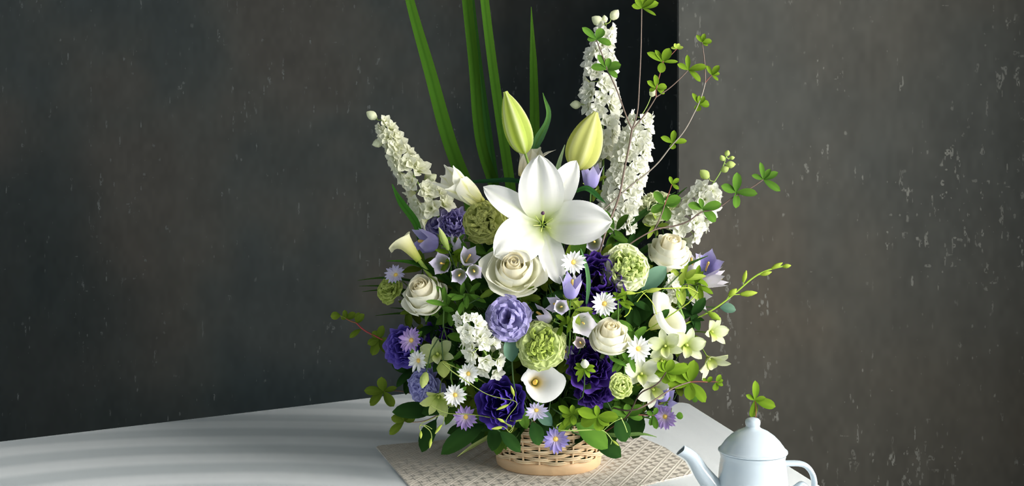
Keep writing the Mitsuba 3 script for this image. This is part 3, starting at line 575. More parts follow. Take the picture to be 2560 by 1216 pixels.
# ---- callas
def calla(p0, p1, rim, label, c, spad=True, nu=16, nf=56, neck=.10, depth_in=.10, roll=0, flare=.45, seam=0, back=0, stemc=(150, 176, 70)):
    """Spathe from its foot p0 to the middle of its mouth p1 (points); rim(phi) the rim's radius and height (metres) round the axis."""
    L = np.linalg.norm(p1 - p0); z = (p1 - p0) / L; B = basis(z, roll); t = thing('calla_lily', label, 'calla lily')
    U, Fi = np.meshgrid(np.linspace(0, 1, nu), math.radians(seam) + np.linspace(0, 2 * np.pi, nf), indexing='ij')
    R, Z = rim(Fi); rr = neck * L
    c0, c1, c2, c3 = (rr * .8, 0 * R), (rr * 1.4, .50 * L + 0 * R), (rr * 1.2 + R * flare * .45, (.97 + .12 * (back > 0)) * L + Z * .5), (R, L + Z - back * R)
    bz = lambda k: (1 - U) ** 3 * c0[k] + 3 * U * (1 - U) ** 2 * c1[k] + 3 * U * U * (1 - U) * c2[k] + U ** 3 * c3[k]
    r, h = bz(0), bz(1); r = r * (1 + .05 * ((Fi - math.radians(seam)) / np.pi - 1) * U)
    V = np.stack([r * np.cos(Fi), r * np.sin(Fi), h], -1).reshape(-1, 3)
    part(t, 'spathe', mv((V, grid(nu, nf), grad(*c)(U, 0 * U).reshape(-1, 3)), B, p0), 'petal_mat')
    if spad:
        P = spl([(0, 0, .25 * L), (0, 0, .6 * L), (.002, .002, .86 * L)], 10)
        part(t, 'spadix', mv(tube(P, np.interp(np.linspace(0, 1, 10), [0, .85, 1], [.0042, .0038, .0018]), lin((232, 186, 70)), 10), B, p0), 'stem_mat', label='yellow spadix')
    add_stem(t, p0 + z * .004, z, .0042, stemc)
# front calla: seen into its mouth; the rim follows the outline seen in the photograph, in real metres round the throat
_o = np.array([(1303, 950), (1316, 930), (1328, 914), (1345, 905), (1362, 906), (1380, 918), (1397, 931), (1410, 938), (1417, 950), (1410, 975), (1396, 992), (1376, 1005), (1358, 1009), (1338, 1003), (1322, 988), (1313, 966), (1306, 954)], float)
_d = 1.80; _p1 = W(1338, 955, _d + .02); _s = _d / FP
_v = (_o - [1338, 955]) * [1, -1] * _s; _a = np.unwrap(np.arctan2(_v[:, 1], _v[:, 0])); _r = np.hypot(_v[:, 0], _v[:, 1]); _k = np.argsort(_a % (2 * np.pi))
def rim_front(f): return np.interp(f % (2 * np.pi), np.sort(_a % (2 * np.pi)), _r[_k], period=2 * np.pi), -.004 + .04 * np.interp(f % (2 * np.pi), np.sort(_a % (2 * np.pi)), _r[_k], period=2 * np.pi) * np.cos(f * 2)
white = ((196, 206, 110), (244, 242, 222), (246, 246, 240), (246, 246, 243), (246, 246, 243), (246, 246, 243))
calla(_p1 + np.array([.0, .042, -.010]), _p1, rim_front, 'white calla lily with yellow spadix at the front, facing out', ((200, 196, 90), (238, 228, 150), (246, 244, 232), (246, 246, 243), (246, 246, 243), (246, 246, 243)), neck=.12, flare=.9, seam=178)
def rim_std(R, tip=1.5, back=.75, zt=.010, zb=.02, ta=0):
    def fn(f):
        g = f - math.radians(ta); w = ((1 + np.cos(g)) / 2); pt = np.exp(-((np.mod(g + np.pi, 2 * np.pi) - np.pi) / .22) ** 2)
        return R * (back + (tip - back) * w ** 1.6 + .22 * pt), R * (.35 - 1.1 * (1 - w) * .6 - .7 * w ** 2 - .3 * pt) 
    return fn
yel = ((176, 192, 84), (214, 212, 128), (228, 226, 170), (234, 232, 194), (232, 230, 196))
calla(W(1048, 652, 1.90), W(1000, 588, 1.90), rim_std(36 * 1.9 / FP, 1.25, .7, ta=150), 'cream yellow calla lily at the left edge, seen from its side', yel, neck=.13, spad=False, seam=330)
calla(W(1624, 816, 1.92), W(1700, 776, 1.885), rim_std(60 * 1.88 / FP, 1.3, .95, ta=60), 'large white calla lily at the right with a rolled rim', ((190, 198, 90), (232, 230, 190), (244, 244, 234), (246, 246, 242)), neck=.16, roll=0, spad=False, seam=200, back=.45, flare=1.2)
# ---- delphinium spikes
def floret(t, p, B, s, c, n=5, name='floret', dbl=True):
    k = None; ms = []
    for i in range(n):
        ms.append(petal(.95 * rng.uniform(.9, 1.1), .82, 25, 82 + rng.uniform(-10, 18), 72 * i + rng.uniform(-8, 8), .04, -.15, cup=.14, ruf=.05, rf=2.5, ph=rng.uniform(0, 6), peak=.62, tip=.7, nu=6, nv=7, colf=grad(*c), base=.25))
    if dbl:
        for i in range(5): ms.append(petal(.52 * rng.uniform(.8, 1.2), .40, 10, 58 + rng.uniform(-14, 14), 72 * i + 36, .03, -.10, cup=.2, ruf=.05, rf=3, ph=rng.uniform(0, 6), peak=.7, tip=.6, nu=5, nv=5, colf=grad(*c), base=.3))
    k = part(t, name, mv(ms[0], B, p, s), 'petal_mat')
    for i, m in enumerate(ms[1:]): part(k, 'petal', mv((m[0], m[1], jit(m[2], .03)), B, p, s), 'petal_mat')
def delphinium(axis, widths, n, R, label, d, c, off=0, buds=(), group=None, face=.75, seed=0, tipb=0, bc=(228, 232, 200)):
    """Florets in a spiral round the stalk along axis (pixel points from the foot up)."""
    t = thing('delphinium', label, 'delphinium', group); n = int(n * (1.35 if n > 30 else 1.0)); R = R * 1.2; widths = [w * 1.12 for w in widths]
    P = spl([W(x, y, d + o) for x, y, o in axis], 60); s = d / FP; tt = unit(np.gradient(P, axis=0))
    part(t, 'stalk', tube(P, np.linspace(.0022, .0010, 60), lin((126, 152, 76)), 6), 'stem_mat')
    for i in range(n):
        f = (i + .5) / n * (1 - tipb); k = int(f * 59); w = np.interp(f, np.linspace(0, 1, len(widths)), widths) * s; az = math.radians(i * 137.5 + seed)
        a = unit(np.cross(tt[k], [0, 1, 0])); b = np.cross(a, tt[k])
        out = a * math.cos(az) + b * math.sin(az)
        if out[1] > .55: out[1] *= -.6; out = unit(out)             # turned out from the wall side
        fc = unit(out + tt[k] * .15 + np.array([0, -.35, 0])); rr = R * s * rng.uniform(.85, 1.12) * np.interp(f, [0, .7, 1], [1.05, 1.0, .68])
        p = P[k] + out * max(w / 2 - rr * .7, .002) 
        floret(t, p, basis(fc, rng.uniform(0, 70)), rr, c)
        if i % 2 == 0: part(t, 'pedicel', tube(np.array([P[k], p - fc * .1 * rr]), .0008, lin((150, 172, 96)), 5), 'stem_mat')
    for bx, by, br in buds:
        p = W(bx, by, d); q = P[np.argmin(np.linalg.norm(P - p, axis=1))]; B = basis(unit(p - q + [0, -.004, .004]))
        kb = part(t, 'bud', mv(revolve([(1e-4, -1.0), (.42, -.85), (.80, -.3), (.86, .15), (.58, .7), (.22, 1.05), (1e-4, 1.2)], 12, bc), B, p, br * s), 'petal_mat')
        part(t, 'pedicel', tube(spl([q, (p + q) / 2 + [0, 0, -.003], p - unit(p - q) * br * s], 6), .0009, lin((150, 172, 90)), 5), 'stem_mat')
    r0 = P[0]; Q = stem_to_foam(r0, -tt[0], .002); part(t, 'stem', tube(Q, .0024, lin((104, 138, 60)), 6), 'stem_mat')
dw = ((200, 210, 150), (230, 232, 212), (240, 240, 228), (242, 242, 234)); dc = ((196, 204, 140), (222, 224, 190), (234, 234, 210), (236, 236, 218))
delphinium([(1095, 540, 0), (1040, 450, 0), (990, 370, 0), (955, 300, 0)], (92, 80, 58, 36), 28, 23, 'white delphinium spike leaning out to the left', 2.03, dc, buds=((930, 289, 14), (958, 325, 9), (945, 358, 13), (1080, 445, 12)))
delphinium([(1508, 400, 0), (1506, 300, 0), (1498, 200, 0), (1505, 120, 0), (1516, 60, 0)], (46, 78, 86, 70, 40), 34, 22, 'tallest white delphinium spike, reaching up before the black gap', 2.06, dw, buds=((1536, 38, 14), (1512, 48, 9), (1494, 52, 15), (1440, 262, 13)), seed=40)
delphinium([(1538, 565, 0), (1560, 470, 0), (1585, 370, 0), (1606, 285, 0)], (92, 88, 82, 54), 40, 21, 'dense white delphinium spike behind the brown twig, right of the lily', 2.00, dw, buds=((1632, 232, 11), (1618, 290, 11)), seed=80)
delphinium([(1690, 590, 0), (1735, 540, 0), (1772, 475, 0), (1806, 420, 0), (1816, 388, 0)], (80, 88, 76, 34, 16), 20, 21, 'short white delphinium spike at the right with green tip buds', 1.99, dw, buds=((1762, 437, 14), (1818, 384, 8), (1826, 412, 11), (1806, 396, 8), (1812, 424, 10), (1830, 395, 6)), seed=10, tipb=.38, bc=(196, 212, 130))
delphinium([(1226, 905, .03), (1205, 870, -.02), (1178, 820, -.03), (1160, 782, -.03)], (84, 84, 78, 46), 24, 20, 'short white delphinium spike low in the left middle', mound(1190, 850) - .01, dw, seed=120)
delphinium([(1690, 745, 0), (1678, 705, 0), (1674, 690, 0)], (20, 22, 14), 5, 15, 'small white delphinium tip beside the blue green leaf at right', 1.93, dw, seed=60)
# ---- asters
def aster(px, py, R, face, label, c, off=0, n=17, cup=86, cc=(214, 168, 60)):
    t, p, s, B = start('aster', label, 'aster', px, py, face, off); s *= R
    for i in range(n):
        a1 = cup + rng.uniform(-9, 9); L = rng.uniform(.86, 1.06)
        m = petal(L, .33, a1 - 30, a1 + 6, 360 * i / n + rng.uniform(-5, 5), .12, rng.uniform(-.03, .03), cup=.20, peak=.70, tip=.40, nu=7, nv=5, colf=grad(*c), base=.45)
        part(t, 'petal', mv(m, B, p, s), 'petal_mat')
    dm = dome(.24, .16, cc, 14, 5, (236, 206, 110)); V = dm[0] + .012 * rng.normal(size=dm[0].shape)
    part(t, 'centre', mv((V, *dm[1:]), B, p, s), 'stem_mat', label='yellow centre')
    part(t, 'calyx', mv(revolve([(1e-4, -.32), (.12, -.3), (.22, -.1), (.24, .02)], 12, (96, 126, 60)), B, p, s), 'stem_mat')
    q = p - B[:, 2] * .3 * s
    for i in range(3): leaf_at(t, q + rng.normal(size=3) * .002 - B[:, 2] * .004, rng.uniform(200, 340) + (0 if i else 180), .020, .009, 'mid', .1)
    add_stem(t, q, B[:, 2], .0012, (90, 120, 50))
wa = ((232, 228, 200), (242, 242, 240), (244, 244, 246)); la = ((214, 200, 214), (170, 158, 218), (158, 148, 216)); li = ((220, 206, 214), (180, 156, 212), (168, 140, 206)); pl = ((232, 226, 220), (212, 206, 232), (196, 190, 228))
aster(1433, 656, 29, (.10, .05), 'white aster beside the lowest lily petal', wa, -.05)
aster(1511, 760, 30, (-.05, .05), 'white aster above the right centre rose', wa, -.05)
aster(1595, 872, 32, (.12, -.05), 'white aster right of the right centre rose', wa, -.05)
aster(1171, 935, 26, (-.05, .10), 'white aster below the low white delphinium', wa, -.04)
aster(1138, 988, 27, (-.05, .12), 'white aster left of the dark purple front lisianthus', wa, -.04)
aster(1047, 902, 27, (-.50, .0), 'white aster at the left under the violet lisianthus', wa, -.04)
aster(1165, 1043, 30, (-.20, -.05), 'lilac aster at the lower left front beside the dark purple lisianthus', li, -.04)
aster(1389, 1098, 32, (.0, -.02), 'lavender aster hanging in front of the basket', la, -.03, n=18)
aster(1341, 1025, 28, (.0, -.35), 'pale lavender aster right under the white calla', pl, -.03, n=14)
aster(1663, 1042, 29, (-.35, -.05), 'lilac aster at the lower right above the tablecloth', li, -.03, n=21)
aster(1029, 852, 30, (-.35, .35), 'lilac aster in front of the violet lisianthus', li, -.06, n=17)
aster(990, 688, 25, (-.25, .40), 'pale lilac aster at the left, above the yellow green carnation', pl, -.04, n=17)
# ---- dendrobium orchids
def orchid(px, py, R, face, label, off=0, roll=0, c=((176, 194, 90), (214, 222, 160), (230, 234, 200), (224, 232, 186)), half=1.0, group=None):
    t, p, s, B = start('orchid', label, 'orchid', px, py, face, off, roll=roll); s *= R
    for k, az in enumerate((90, 205, 335)):
        part(t, 'sepal', mv(petal(1.0, .52, 40 * half, 96 * half, az, .05, -.2, cup=.10, ruf=.02, rf=2, peak=.45, tip=1.1, colf=grad(*c)), B, p, s), 'petal_mat')
    for az in (150, 30):
        part(t, 'petal', mv(petal(1.0, .78, 40 * half, 92 * half, az, .05, -.16, cup=.08, ruf=.04, rf=2, ph=1, peak=.55, tip=.9, colf=grad(*c)), B, p, s), 'petal_mat')
    part(t, 'lip', mv(petal(.62, .55, 20, 95, 270, .03, -.12, cup=.35, ruf=.05, rf=3, peak=.65, tip=.6, colf=grad((150, 176, 60), (206, 216, 130), (232, 236, 206))), B, p, s), 'petal_mat')
    part(t, 'column', mv(tube(spl([(0, 0, -.2), (0, .06, .0), (0, .04, .16)], 5), [.07, .08, .08, .08, .06], lin((200, 210, 110)), 8), B, p, s), 'stem_mat')
    add_stem(t, p - B[:, 2] * .2 * s, B[:, 2], .0012, (128, 158, 66))
orchid(1664, 868, 44, (-.30, .15), 'pale green orchid bloom below the right calla, left of the pair', -.02, 10)
orchid(1716, 866, 46, (.15, .05), 'pale green orchid bloom directly below the rim of the right calla', -.03, -15)
orchid(1655, 905, 40, (-.1, -.35), 'pale green orchid bloom facing down behind the whorl of bright leaves at right', -.0, 30)
orchid(1772, 898, 44, (.35, -.55), 'pale green orchid bloom nodding at the far right edge', .0, 20, half=.7)
orchid(1778, 832, 38, (.55, .1), 'pale green orchid bloom at the right edge beside the calla rim', .0, -20, half=.8)
orchid(1604, 938, 46, (-.1, .35), 'white green orchid bloom above the small green carnation at lower right', .0, 5, c=((200, 210, 130), (228, 230, 196), (238, 238, 222), (236, 238, 218)))
orchid(1634, 974, 46, (.15, -.15), 'white green orchid bloom above the lavender bells at lower right', .0, 50, c=((200, 210, 130), (228, 230, 196), (238, 238, 222), (236, 238, 218)))
orchid(1094, 888, 44, (-.15, .45), 'pale green orchid bloom at the left below the violet lisianthus', .0, 8, c=((150, 176, 84), (190, 204, 140), (206, 216, 166)))
orchid(1098, 990, 42, (-.1, -.5), 'pale green orchid bloom hanging at lower left beside the lavender blue lisianthus', .0, 150, c=((140, 168, 60), (184, 200, 112), (206, 216, 150)), half=.7)
def spindle_bud(t, p0, p1, r, c0=(176, 196, 80), c1=(214, 222, 130), name='bud'):
    L = np.linalg.norm(p1 - p0); B = basis(p1 - p0); pr = [(1e-4, 0), (r * .5, .08 * L), (r, .42 * L), (r * .8, .70 * L), (r * .3, .93 * L), (1e-4, L)]
    m = revolve(pr, 10, c0); C = np.repeat(mixc(c0, c1, np.linspace(0, 1, 6)), 10, 0); part(t, name, mv((m[0], m[1], C), B, p0), 'petal_mat')
def budthing(a, b, r, d, label, cat='orchid bud', name='orchid_bud', c0=(176, 196, 80), c1=(206, 218, 120)):
    t = thing(name, label, cat); p0, p1 = W(*a, d), W(*b, d - .008); spindle_bud(t, p0, p1, r * d / FP, c0, c1, 'sheath'); add_stem(t, p0, unit(p1 - p0), .0012)
budthing((1108, 902), (1110, 946), 18, 1.85, 'fat pale green orchid bud right of the left orchid bloom', c0=(190, 206, 110), c1=(200, 210, 126))
budthing((1066, 930), (1055, 972), 12, 1.84, 'pale green orchid bud hanging under the left white aster', c0=(190, 206, 120), c1=(206, 216, 140))
budthing((1122, 628), (1097, 568), 9, 1.87, 'slim green campanula bud standing in the left bell cluster', 'campanula bud', 'campanula_bud', (130, 160, 50), (206, 214, 150))
budthing((1200, 745), (1246, 718), 9, 1.84, 'slim green lisianthus bud below the rose under the lily', 'lisianthus bud', 'lisianthus_bud', (110, 140, 50), (140, 164, 70))
budthing((1770, 782), (1802, 800), 9, 1.96, 'long green orchid bud at the right edge, below the bud spray', 'orchid bud', 'orchid_bud', (150, 180, 60), (176, 200, 90))
# small white bud in a collar of leaves before the dark purple bloom
t = thing('aster_bud', 'small white aster bud in a collar of green leaves on the dark purple bloom', 'aster bud')
p, s = pos(1462, 912, -.075); spindle_bud(t, p + [0, 0, -.006], p + [0, -.003, .009], .0075, (206, 212, 180), (240, 240, 232))
for az, L in ((150, 26), (175, 28), (100, 24), (15, 26), (-15, 30), (-60, 28), (215, 30), (240, 40)): leaf_at(t, p + [0, .003, -.006], az, L * s, 12 * s, 'bright', .25)
add_stem(t, p + [0, .002, -.008], np.array([0, -.5, .86]), .0011)
# dendrobium bud spray at the right
t = thing('orchid_spray', 'green spray of small orchid buds reaching out to the right over the dark wall', 'orchid spray')
d = 1.97; P = spl([W(1735, 800, d), W(1770, 782, d), W(1853, 720, d), W(1895, 687, d), W(1962, 665, d)], 24)
part(t, 'stem', tube(np.vstack([stem_to_foam(P[0], unit(P[0] - P[2]), .002)[:-1], P]), .0017, lin((142, 172, 58)), 6), 'stem_mat')
for a, b, r in (((1856, 716), (1866, 676), 6), ((1893, 690), (1930, 680), 6), ((1920, 677), (1957, 657), 6), ((1950, 668), (1978, 664), 6), ((1816, 746), (1842, 722), 8), ((1838, 738), (1894, 732), 8)):
    q = W(*a, d); spindle_bud(t, q + (W(*b, d) - q) * .2, W(*b, d - .003), r * d / FP, (156, 184, 60), (196, 212, 96)); 
    part(t, 'pedicel', tube(np.array([P[np.argmin(np.linalg.norm(P - q, axis=1))], q + (W(*b, d) - q) * .25]), .0009, lin((150, 178, 66)), 5), 'stem_mat')
# ================================================================ flax blades, twigs, leaves
def blade(pts, ws, d, label, c0=(50, 88, 26), c1=(64, 100, 30), fold=.10, face=(0.25, -1, .1), cat='leaf blade', name='flax_blade'):
    n = 40; t = np.array([W(x, y, d) for x, y in pts]); P = spl(t, n); w = np.interp(np.linspace(0, 1, n), np.linspace(0, 1, len(ws)), ws) * d / FP
    root = t[0]; k = thing(name, label, cat); part(k, 'blade', strip(P, w, np.array(face, float), c0, c1, fold, 7), 'leaf_mat')
    part(k, 'stem', tube(stem_to_foam(root, unit(t[0] - t[1]), .002), np.linspace(.003, ws[0] * d / FP * .12, 12), lin(c0), 6), 'stem_mat')
blade([(1190, 640), (1166, 470), (1139, 400), (1080, 200), (1024, 0), (985, -180)], (26, 36, 36, 30, 22, 8), 2.14, 'flax blade leaning left, outermost of the tall green blades')
blade([(1246, 640), (1230, 450), (1213, 400), (1187, 200), (1167, 0), (1150, -200)], (22, 28, 27, 27, 26, 10), 2.15, 'broad upright flax blade, second of the tall blades from the left')
blade([(1258, 640), (1238, 440), (1232, 400), (1204, 200), (1181, 0), (1165, -160)], (16, 18, 20, 16, 13, 5), 2.18, 'narrow flax blade tucked behind the second tall blade', (42, 84, 40), (66, 112, 44), face=(-.5, -1, 0))
blade([(1290, 640), (1276, 470), (1266, 400), (1236, 200), (1211, 0), (1192, -180)], (22, 26, 26, 24, 22, 8), 2.13, 'flax blade behind the closed green lily bud')
blade([(1338, 560), (1337, 420), (1336, 300), (1333, 160), (1328, 17)], (22, 26, 25, 19, 1.5), 2.12, 'short flax blade ending in a point below the top edge')
# lily leaves and strap leaves
blade([(1338, 420), (1340, 362), (1362, 318), (1371, 282), (1362, 250), (1357, 232)], (8, 16, 24, 15, 12, 1.5), 1.98, 'twisted lily leaf curling up beside the closed lily bud', (84, 128, 96), (80, 120, 40), .2, (.3, -1, .2), 'leaf', 'lily_leaf')
blade([(1340, 475), (1300, 456), (1220, 454), (1135, 455)], (12, 20, 16, 1.5), 1.98, 'dark narrow lily leaf lying level above the large lily', (30, 62, 36), (26, 58, 34), .1, (0, -.6, .8), 'leaf', 'lily_leaf')
blade([(1440, 480), (1465, 472), (1490, 488), (1514, 508)], (10, 20, 16, 1.5), 1.90, 'dark lily leaf bent down under the lavender upright bell', (44, 84, 40), (34, 70, 34), .1, (0, -.7, .7), 'leaf', 'lily_leaf')
blade([(1395, 470), (1392, 440), (1400, 400), (1412, 362)], (12, 14, 10, 1.5), 2.02, 'thin grey green lily leaf between the two lily buds', (70, 96, 64), (130, 150, 110), .1, (.2, -1, 0), 'leaf', 'lily_leaf')
blade([(1050, 600), (1040, 560), (1005, 510), (980, 460)], (14, 20, 18, 1.5), 2.0, 'green blade pointing up left beside the left calla', (52, 98, 34), (58, 108, 40), .1, (.2, -1, .2), 'leaf', 'strap_leaf')
blade([(1160, 735), (1100, 690), (1040, 660), (966, 653)], (14, 26, 18, 1.5), 1.90, 'dark blade under the left calla reaching out to the left', (40, 74, 28), (48, 84, 26), .12, (0, -.6, .8), 'leaf', 'strap_leaf')
for i, (x0, y0, x1, y1) in enumerate(((1040, 705, 893, 702), (1040, 735, 897, 716), (1040, 738, 905, 730), (1090, 795, 938, 790), (1080, 800, 975, 770))):
    blade([(x0, y0), ((x0 + x1) / 2, (y0 + y1) / 2 - 8), (x1, y1)], (9, 9, 1.2), 1.99 + .012 * i, ['highest thin dark blade at the left edge', 'second thin dark blade at the left edge', 'third thin dark blade at the left edge', 'thin dark blade left of the left rose, lowest of the blades', 'thin green blade below the yellow green carnation'][i], (44, 76, 30), (64, 92, 40), .1, (0, -.6, .8), 'leaf', 'strap_leaf')
for i, (x0, y0, x1, y1, w) in enumerate(((1530, 640, 1718, 468, 22), (1540, 655, 1690, 520, 26), (1560, 660, 1742, 560, 22), (1560, 680, 1730, 608, 20), (1530, 600, 1690, 480, 18), (1620, 720, 1770, 640, 14))):
    blade([(x0, y0), ((x0 + x1) / 2, (y0 + y1) / 2 - 6), (x1, y1)], (12, w, 1.5), 2.03 - .012 * i, ['dark strap leaf pointing up right behind the twig leaves, topmost', 'wide dark strap leaf above the pale green carnation', 'dark strap leaf behind the upper right rose', 'dark strap leaf just above the pale green carnation', 'dark strap leaf beside the dense white delphinium', 'thin strap leaf right of the upper right rose'][i], (36, 66, 30), (62, 92, 44), .16, (-.3, -1, .5), 'leaf', 'strap_leaf')
blade([(1500, 1088), (1560, 1090), (1610, 1087), (1642, 1094)], (14, 15, 12, 1.5), 1.90, 'light green strap leaf lying out to the right of the basket', (96, 132, 70), (120, 150, 84), .15, (0, -.5, .8), 'leaf', 'strap_leaf')
blade([(1262, 1072), (1220, 1096), (1175, 1122), (1143, 1143)], (8, 13, 12, 1.5), 1.90, 'pale green strap leaf drooping to the mat left of the basket', (120, 140, 80), (180, 190, 120), .2, (0, -.6, .8), 'leaf', 'strap_leaf')
blade([(1466, 760), (1470, 700), (1462, 655), (1452, 622)], (6, 13, 11, 1.5), 1.80, 'slender twisted green leaf in front of the dark purple bloom', (66, 110, 70), (100, 140, 90), .2, (.4, -1, .1), 'leaf', 'lily_leaf')
# ---- twigs with whorls of leaves
RED, BRN = (118, 66, 56), (104, 88, 78)
def twig(name, label, stems, nodes, d, cat='twig', root=True, g='bright'):
    """stems: (pixel points, radius px, colour); nodes: (px, py, kind, [(azimuth, length px, width px)])."""
    t = thing(name, label, cat); first = None
    for pts, r, c in stems:
        P = spl([W(x, y, d + (o[0] if o else 0)) for x, y, *o in pts], max(8, 6 * len(pts)))
        if first is None:
            first = P
            if root: P = np.vstack([stem_to_foam(P[0], unit(P[0] - P[1]), .002)[:-1], P])
        part(t, 'stem', tube(P, np.linspace(r, r * .8, len(P)) * d / FP, lin(c), 6), 'stem_mat')
    for x, y, gg, lv in nodes:
        p = W(x, y, d)
        for az, L, w in lv: leaf_at(t, p, az + rng.uniform(-4, 4), L * d / FP * 1.06, w * 1.18 * d / FP, gg or g, rng.uniform(.0, .35), up=.35, bend=rng.uniform(5, 28), tip=1.2, peak=.55)
    return t
b = 'bright'
twig('twig', 'thin brown forked twig with whorled leaves rising highest in the middle right', [
    ([(1497, 640, -.06), (1520, 564, -.05), (1547, 493, -.02), (1562, 419), (1574, 360), (1580, 324)], 3.0, BRN),
    ([(1580, 324), (1564, 286), (1544, 230), (1518, 175)], 2.0, BRN), ([(1518, 175), (1507, 141), (1491, 100)], 1.7, BRN),
    ([(1580, 324), (1590, 296), (1597, 237), (1602, 132), (1604, 22)], 2.0, BRN), ([(1580, 324), (1617, 280), (1640, 243)], 2.0, BRN),
    ([(1640, 243), (1641, 222), (1651, 181), (1657, 155)], 1.8, RED), ([(1657, 155), (1675, 140), (1692, 122)], 1.5, RED), ([(1640, 243), (1669, 224), (1720, 176)], 1.8, BRN)],
    [(1605, 20, b, [(170, 26, 14), (125, 28, 13), (80, 26, 13), (18, 42, 18), (-30, 38, 7), (40, 36, 14)]),
     (1491, 98, 'mid', [(140, 44, 15), (60, 30, 20), (-12, 38, 16), (180, 22, 14)]), (1518, 172, 'mid', [(168, 40, 18), (118, 40, 15), (85, 26, 14), (20, 34, 22), (-40, 32, 13)]),
     (1657, 155, b, [(145, 44, 15), (123, 34, 11), (65, 36, 20), (-100, 28, 18), (0, 36, 9)]), (1692, 122, 'lime', [(60, 14, 8), (110, 14, 8), (10, 16, 8), (160, 14, 7)]),
     (1641, 220, b, [(92, 32, 13), (140, 28, 12), (10, 26, 16), (-35, 24, 12), (200, 18, 10)]), (1721, 175, b, [(147, 30, 13), (95, 36, 11), (17, 44, 17), (-42, 40, 15)])], 1.925)
twig('twig', 'thin grey brown twig arching up over the edge of the grey wall', [
    ([(1549, 489), (1580, 462), (1620, 431), (1653, 398), (1676, 368), (1702, 339), (1735, 283), (1755, 237), (1763, 207)], 2.2, (134, 126, 116)), ([(1763, 207), (1762, 164), (1755, 106)], 1.7, BRN), ([(1763, 207), (1772, 196), (1780, 188)], 1.5, RED)],
    [(1755, 106, b, [(125, 22, 9), (75, 22, 10), (8, 24, 13), (100, 16, 8), (-30, 16, 8)]), (1780, 188, b, [(120, 26, 9), (60, 28, 14), (20, 20, 9), (-45, 20, 8)]),
     (1747, 260, b, [(117, 30, 10), (90, 20, 9), (5, 26, 18), (55, 22, 13), (-105, 18, 15)]), (1681, 357, b, [(150, 32, 14), (85, 30, 13), (12, 36, 13), (-85, 16, 14)])], 1.93, g=b)
twig('twig', 'long brown twig reaching out to the right with four whorls of leaves', [
    ([(1540, 640, -.04), (1577, 609, -.03), (1635, 576, -.02), (1658, 570), (1728, 549), (1753, 531), (1784, 525), (1828, 497), (1876, 471), (1908, 449)], 2.2, (96, 80, 72)), ([(1635, 576, -.02), (1649, 548, -.02), (1661, 514)], 2.0, BRN), ([(1661, 514), (1669, 492), (1680, 461)], 1.6, (126, 66, 56))],
    [(1661, 512, 'mid', [(125, 40, 18), (25, 42, 24), (-80, 40, 22), (205, 36, 18), (0, 30, 12)]), (1680, 461, b, [(105, 20, 9), (40, 22, 10), (-35, 20, 9)]),
     (1756, 522, 'mid', [(162, 36, 18), (100, 26, 13), (15, 46, 20), (-42, 46, 20)]), (1840, 481, 'mid', [(158, 40, 20), (88, 48, 20), (2, 50, 19), (-90, 38, 18)]),
     (1908, 449, 'mid', [(155, 30, 12), (98, 42, 12), (25, 38, 15), (55, 30, 12), (-35, 48, 16)])], 1.91)
twig('twig', 'leafy twig with large bright leaves at the lower right edge', [
    ([(1660, 985, -.02), (1690, 968, -.01), (1725, 956)], 2.4, BRN), ([(1725, 956), (1745, 955), (1767, 956)], 2.0, RED), ([(1767, 956), (1782, 955), (1796, 956)], 1.3, RED)],
    [(1725, 957, b, [(180, 56, 30), (145, 46, 26), (108, 50, 26), (75, 54, 26), (-95, 42, 24), (-48, 60, 25)]), (1768, 957, b, [(50, 18, 10), (140, 14, 8)]), (1790, 957, b, [(60, 22, 11), (20, 18, 9), (-100, 20, 14), (-20, 18, 9)])], 1.86)
twig('twig', 'bright leafy twig below the orchid blooms at the right', [([(1590, 1000, .0), (1604, 982, -.01), (1635, 966, -.02), (1653, 950, -.02), (1665, 931, -.02)], 2.0, (78, 60, 54))],
    [(1665, 931, b, [(130, 34, 18), (60, 34, 20), (15, 56, 24), (192, 36, 16), (-90, 28, 20), (-40, 30, 18), (95, 30, 18)])], 1.85)
twig('twig', 'reddish twig with small olive leaves sticking out at the far left', [
    ([(985, 868), (960, 852), (930, 837), (905, 822), (891, 808)], 2.6, (150, 56, 58)), ([(891, 808), (878, 804), (865, 797)], 1.8, (130, 80, 50)), ([(865, 797), (856, 792), (850, 790)], 1.2, (120, 120, 50))],
    [(866, 798, 'olive', [(100, 22, 12), (30, 26, 15), (150, 14, 10)]), (852, 790, 'olive', [(175, 24, 18)]), (891, 808, 'olive', [(50, 30, 16), (80, 26, 14)]), (903, 823, 'olive', [(212, 34, 13)]),
     (948, 848, 'olive', [(75, 36, 18), (200, 30, 16), (245, 42, 20), (300, 38, 20), (340, 28, 18), (130, 24, 16)])], 1.99)
twig('twig', 'twig with olive leaves hanging over the back edge of the table at left', [([(1030, 985), (995, 978), (960, 979)], 2.0, (96, 70, 54))],
    [(959, 979, 'olive', [(178, 46, 20), (100, 38, 22), (18, 34, 12), (225, 46, 20), (-58, 44, 20)])], 1.98)
twig('twig', 'light twig with dark olive leaves low at the left over the tablecloth', [([(1105, 1030), (1070, 1050), (1040, 1056), (1011, 1055)], 1.8, (150, 128, 110))],
    [(1010, 1054, 'olive', [(160, 32, 18), (95, 36, 12), (20, 28, 14), (222, 46, 18), (60, 24, 14)])], 1.93)
twig('twig', 'bright leafy twig over the basket rim right of the hanging aster', [([(1484, 1066, .12), (1490, 1054, .05), (1493, 1043)], 1.6, (120, 140, 60))],
    [(1493, 1043, b, [(95, 28, 14), (5, 50, 24), (157, 50, 24), (203, 44, 26), (-80, 34, 24), (-30, 34, 20)])], 1.80)
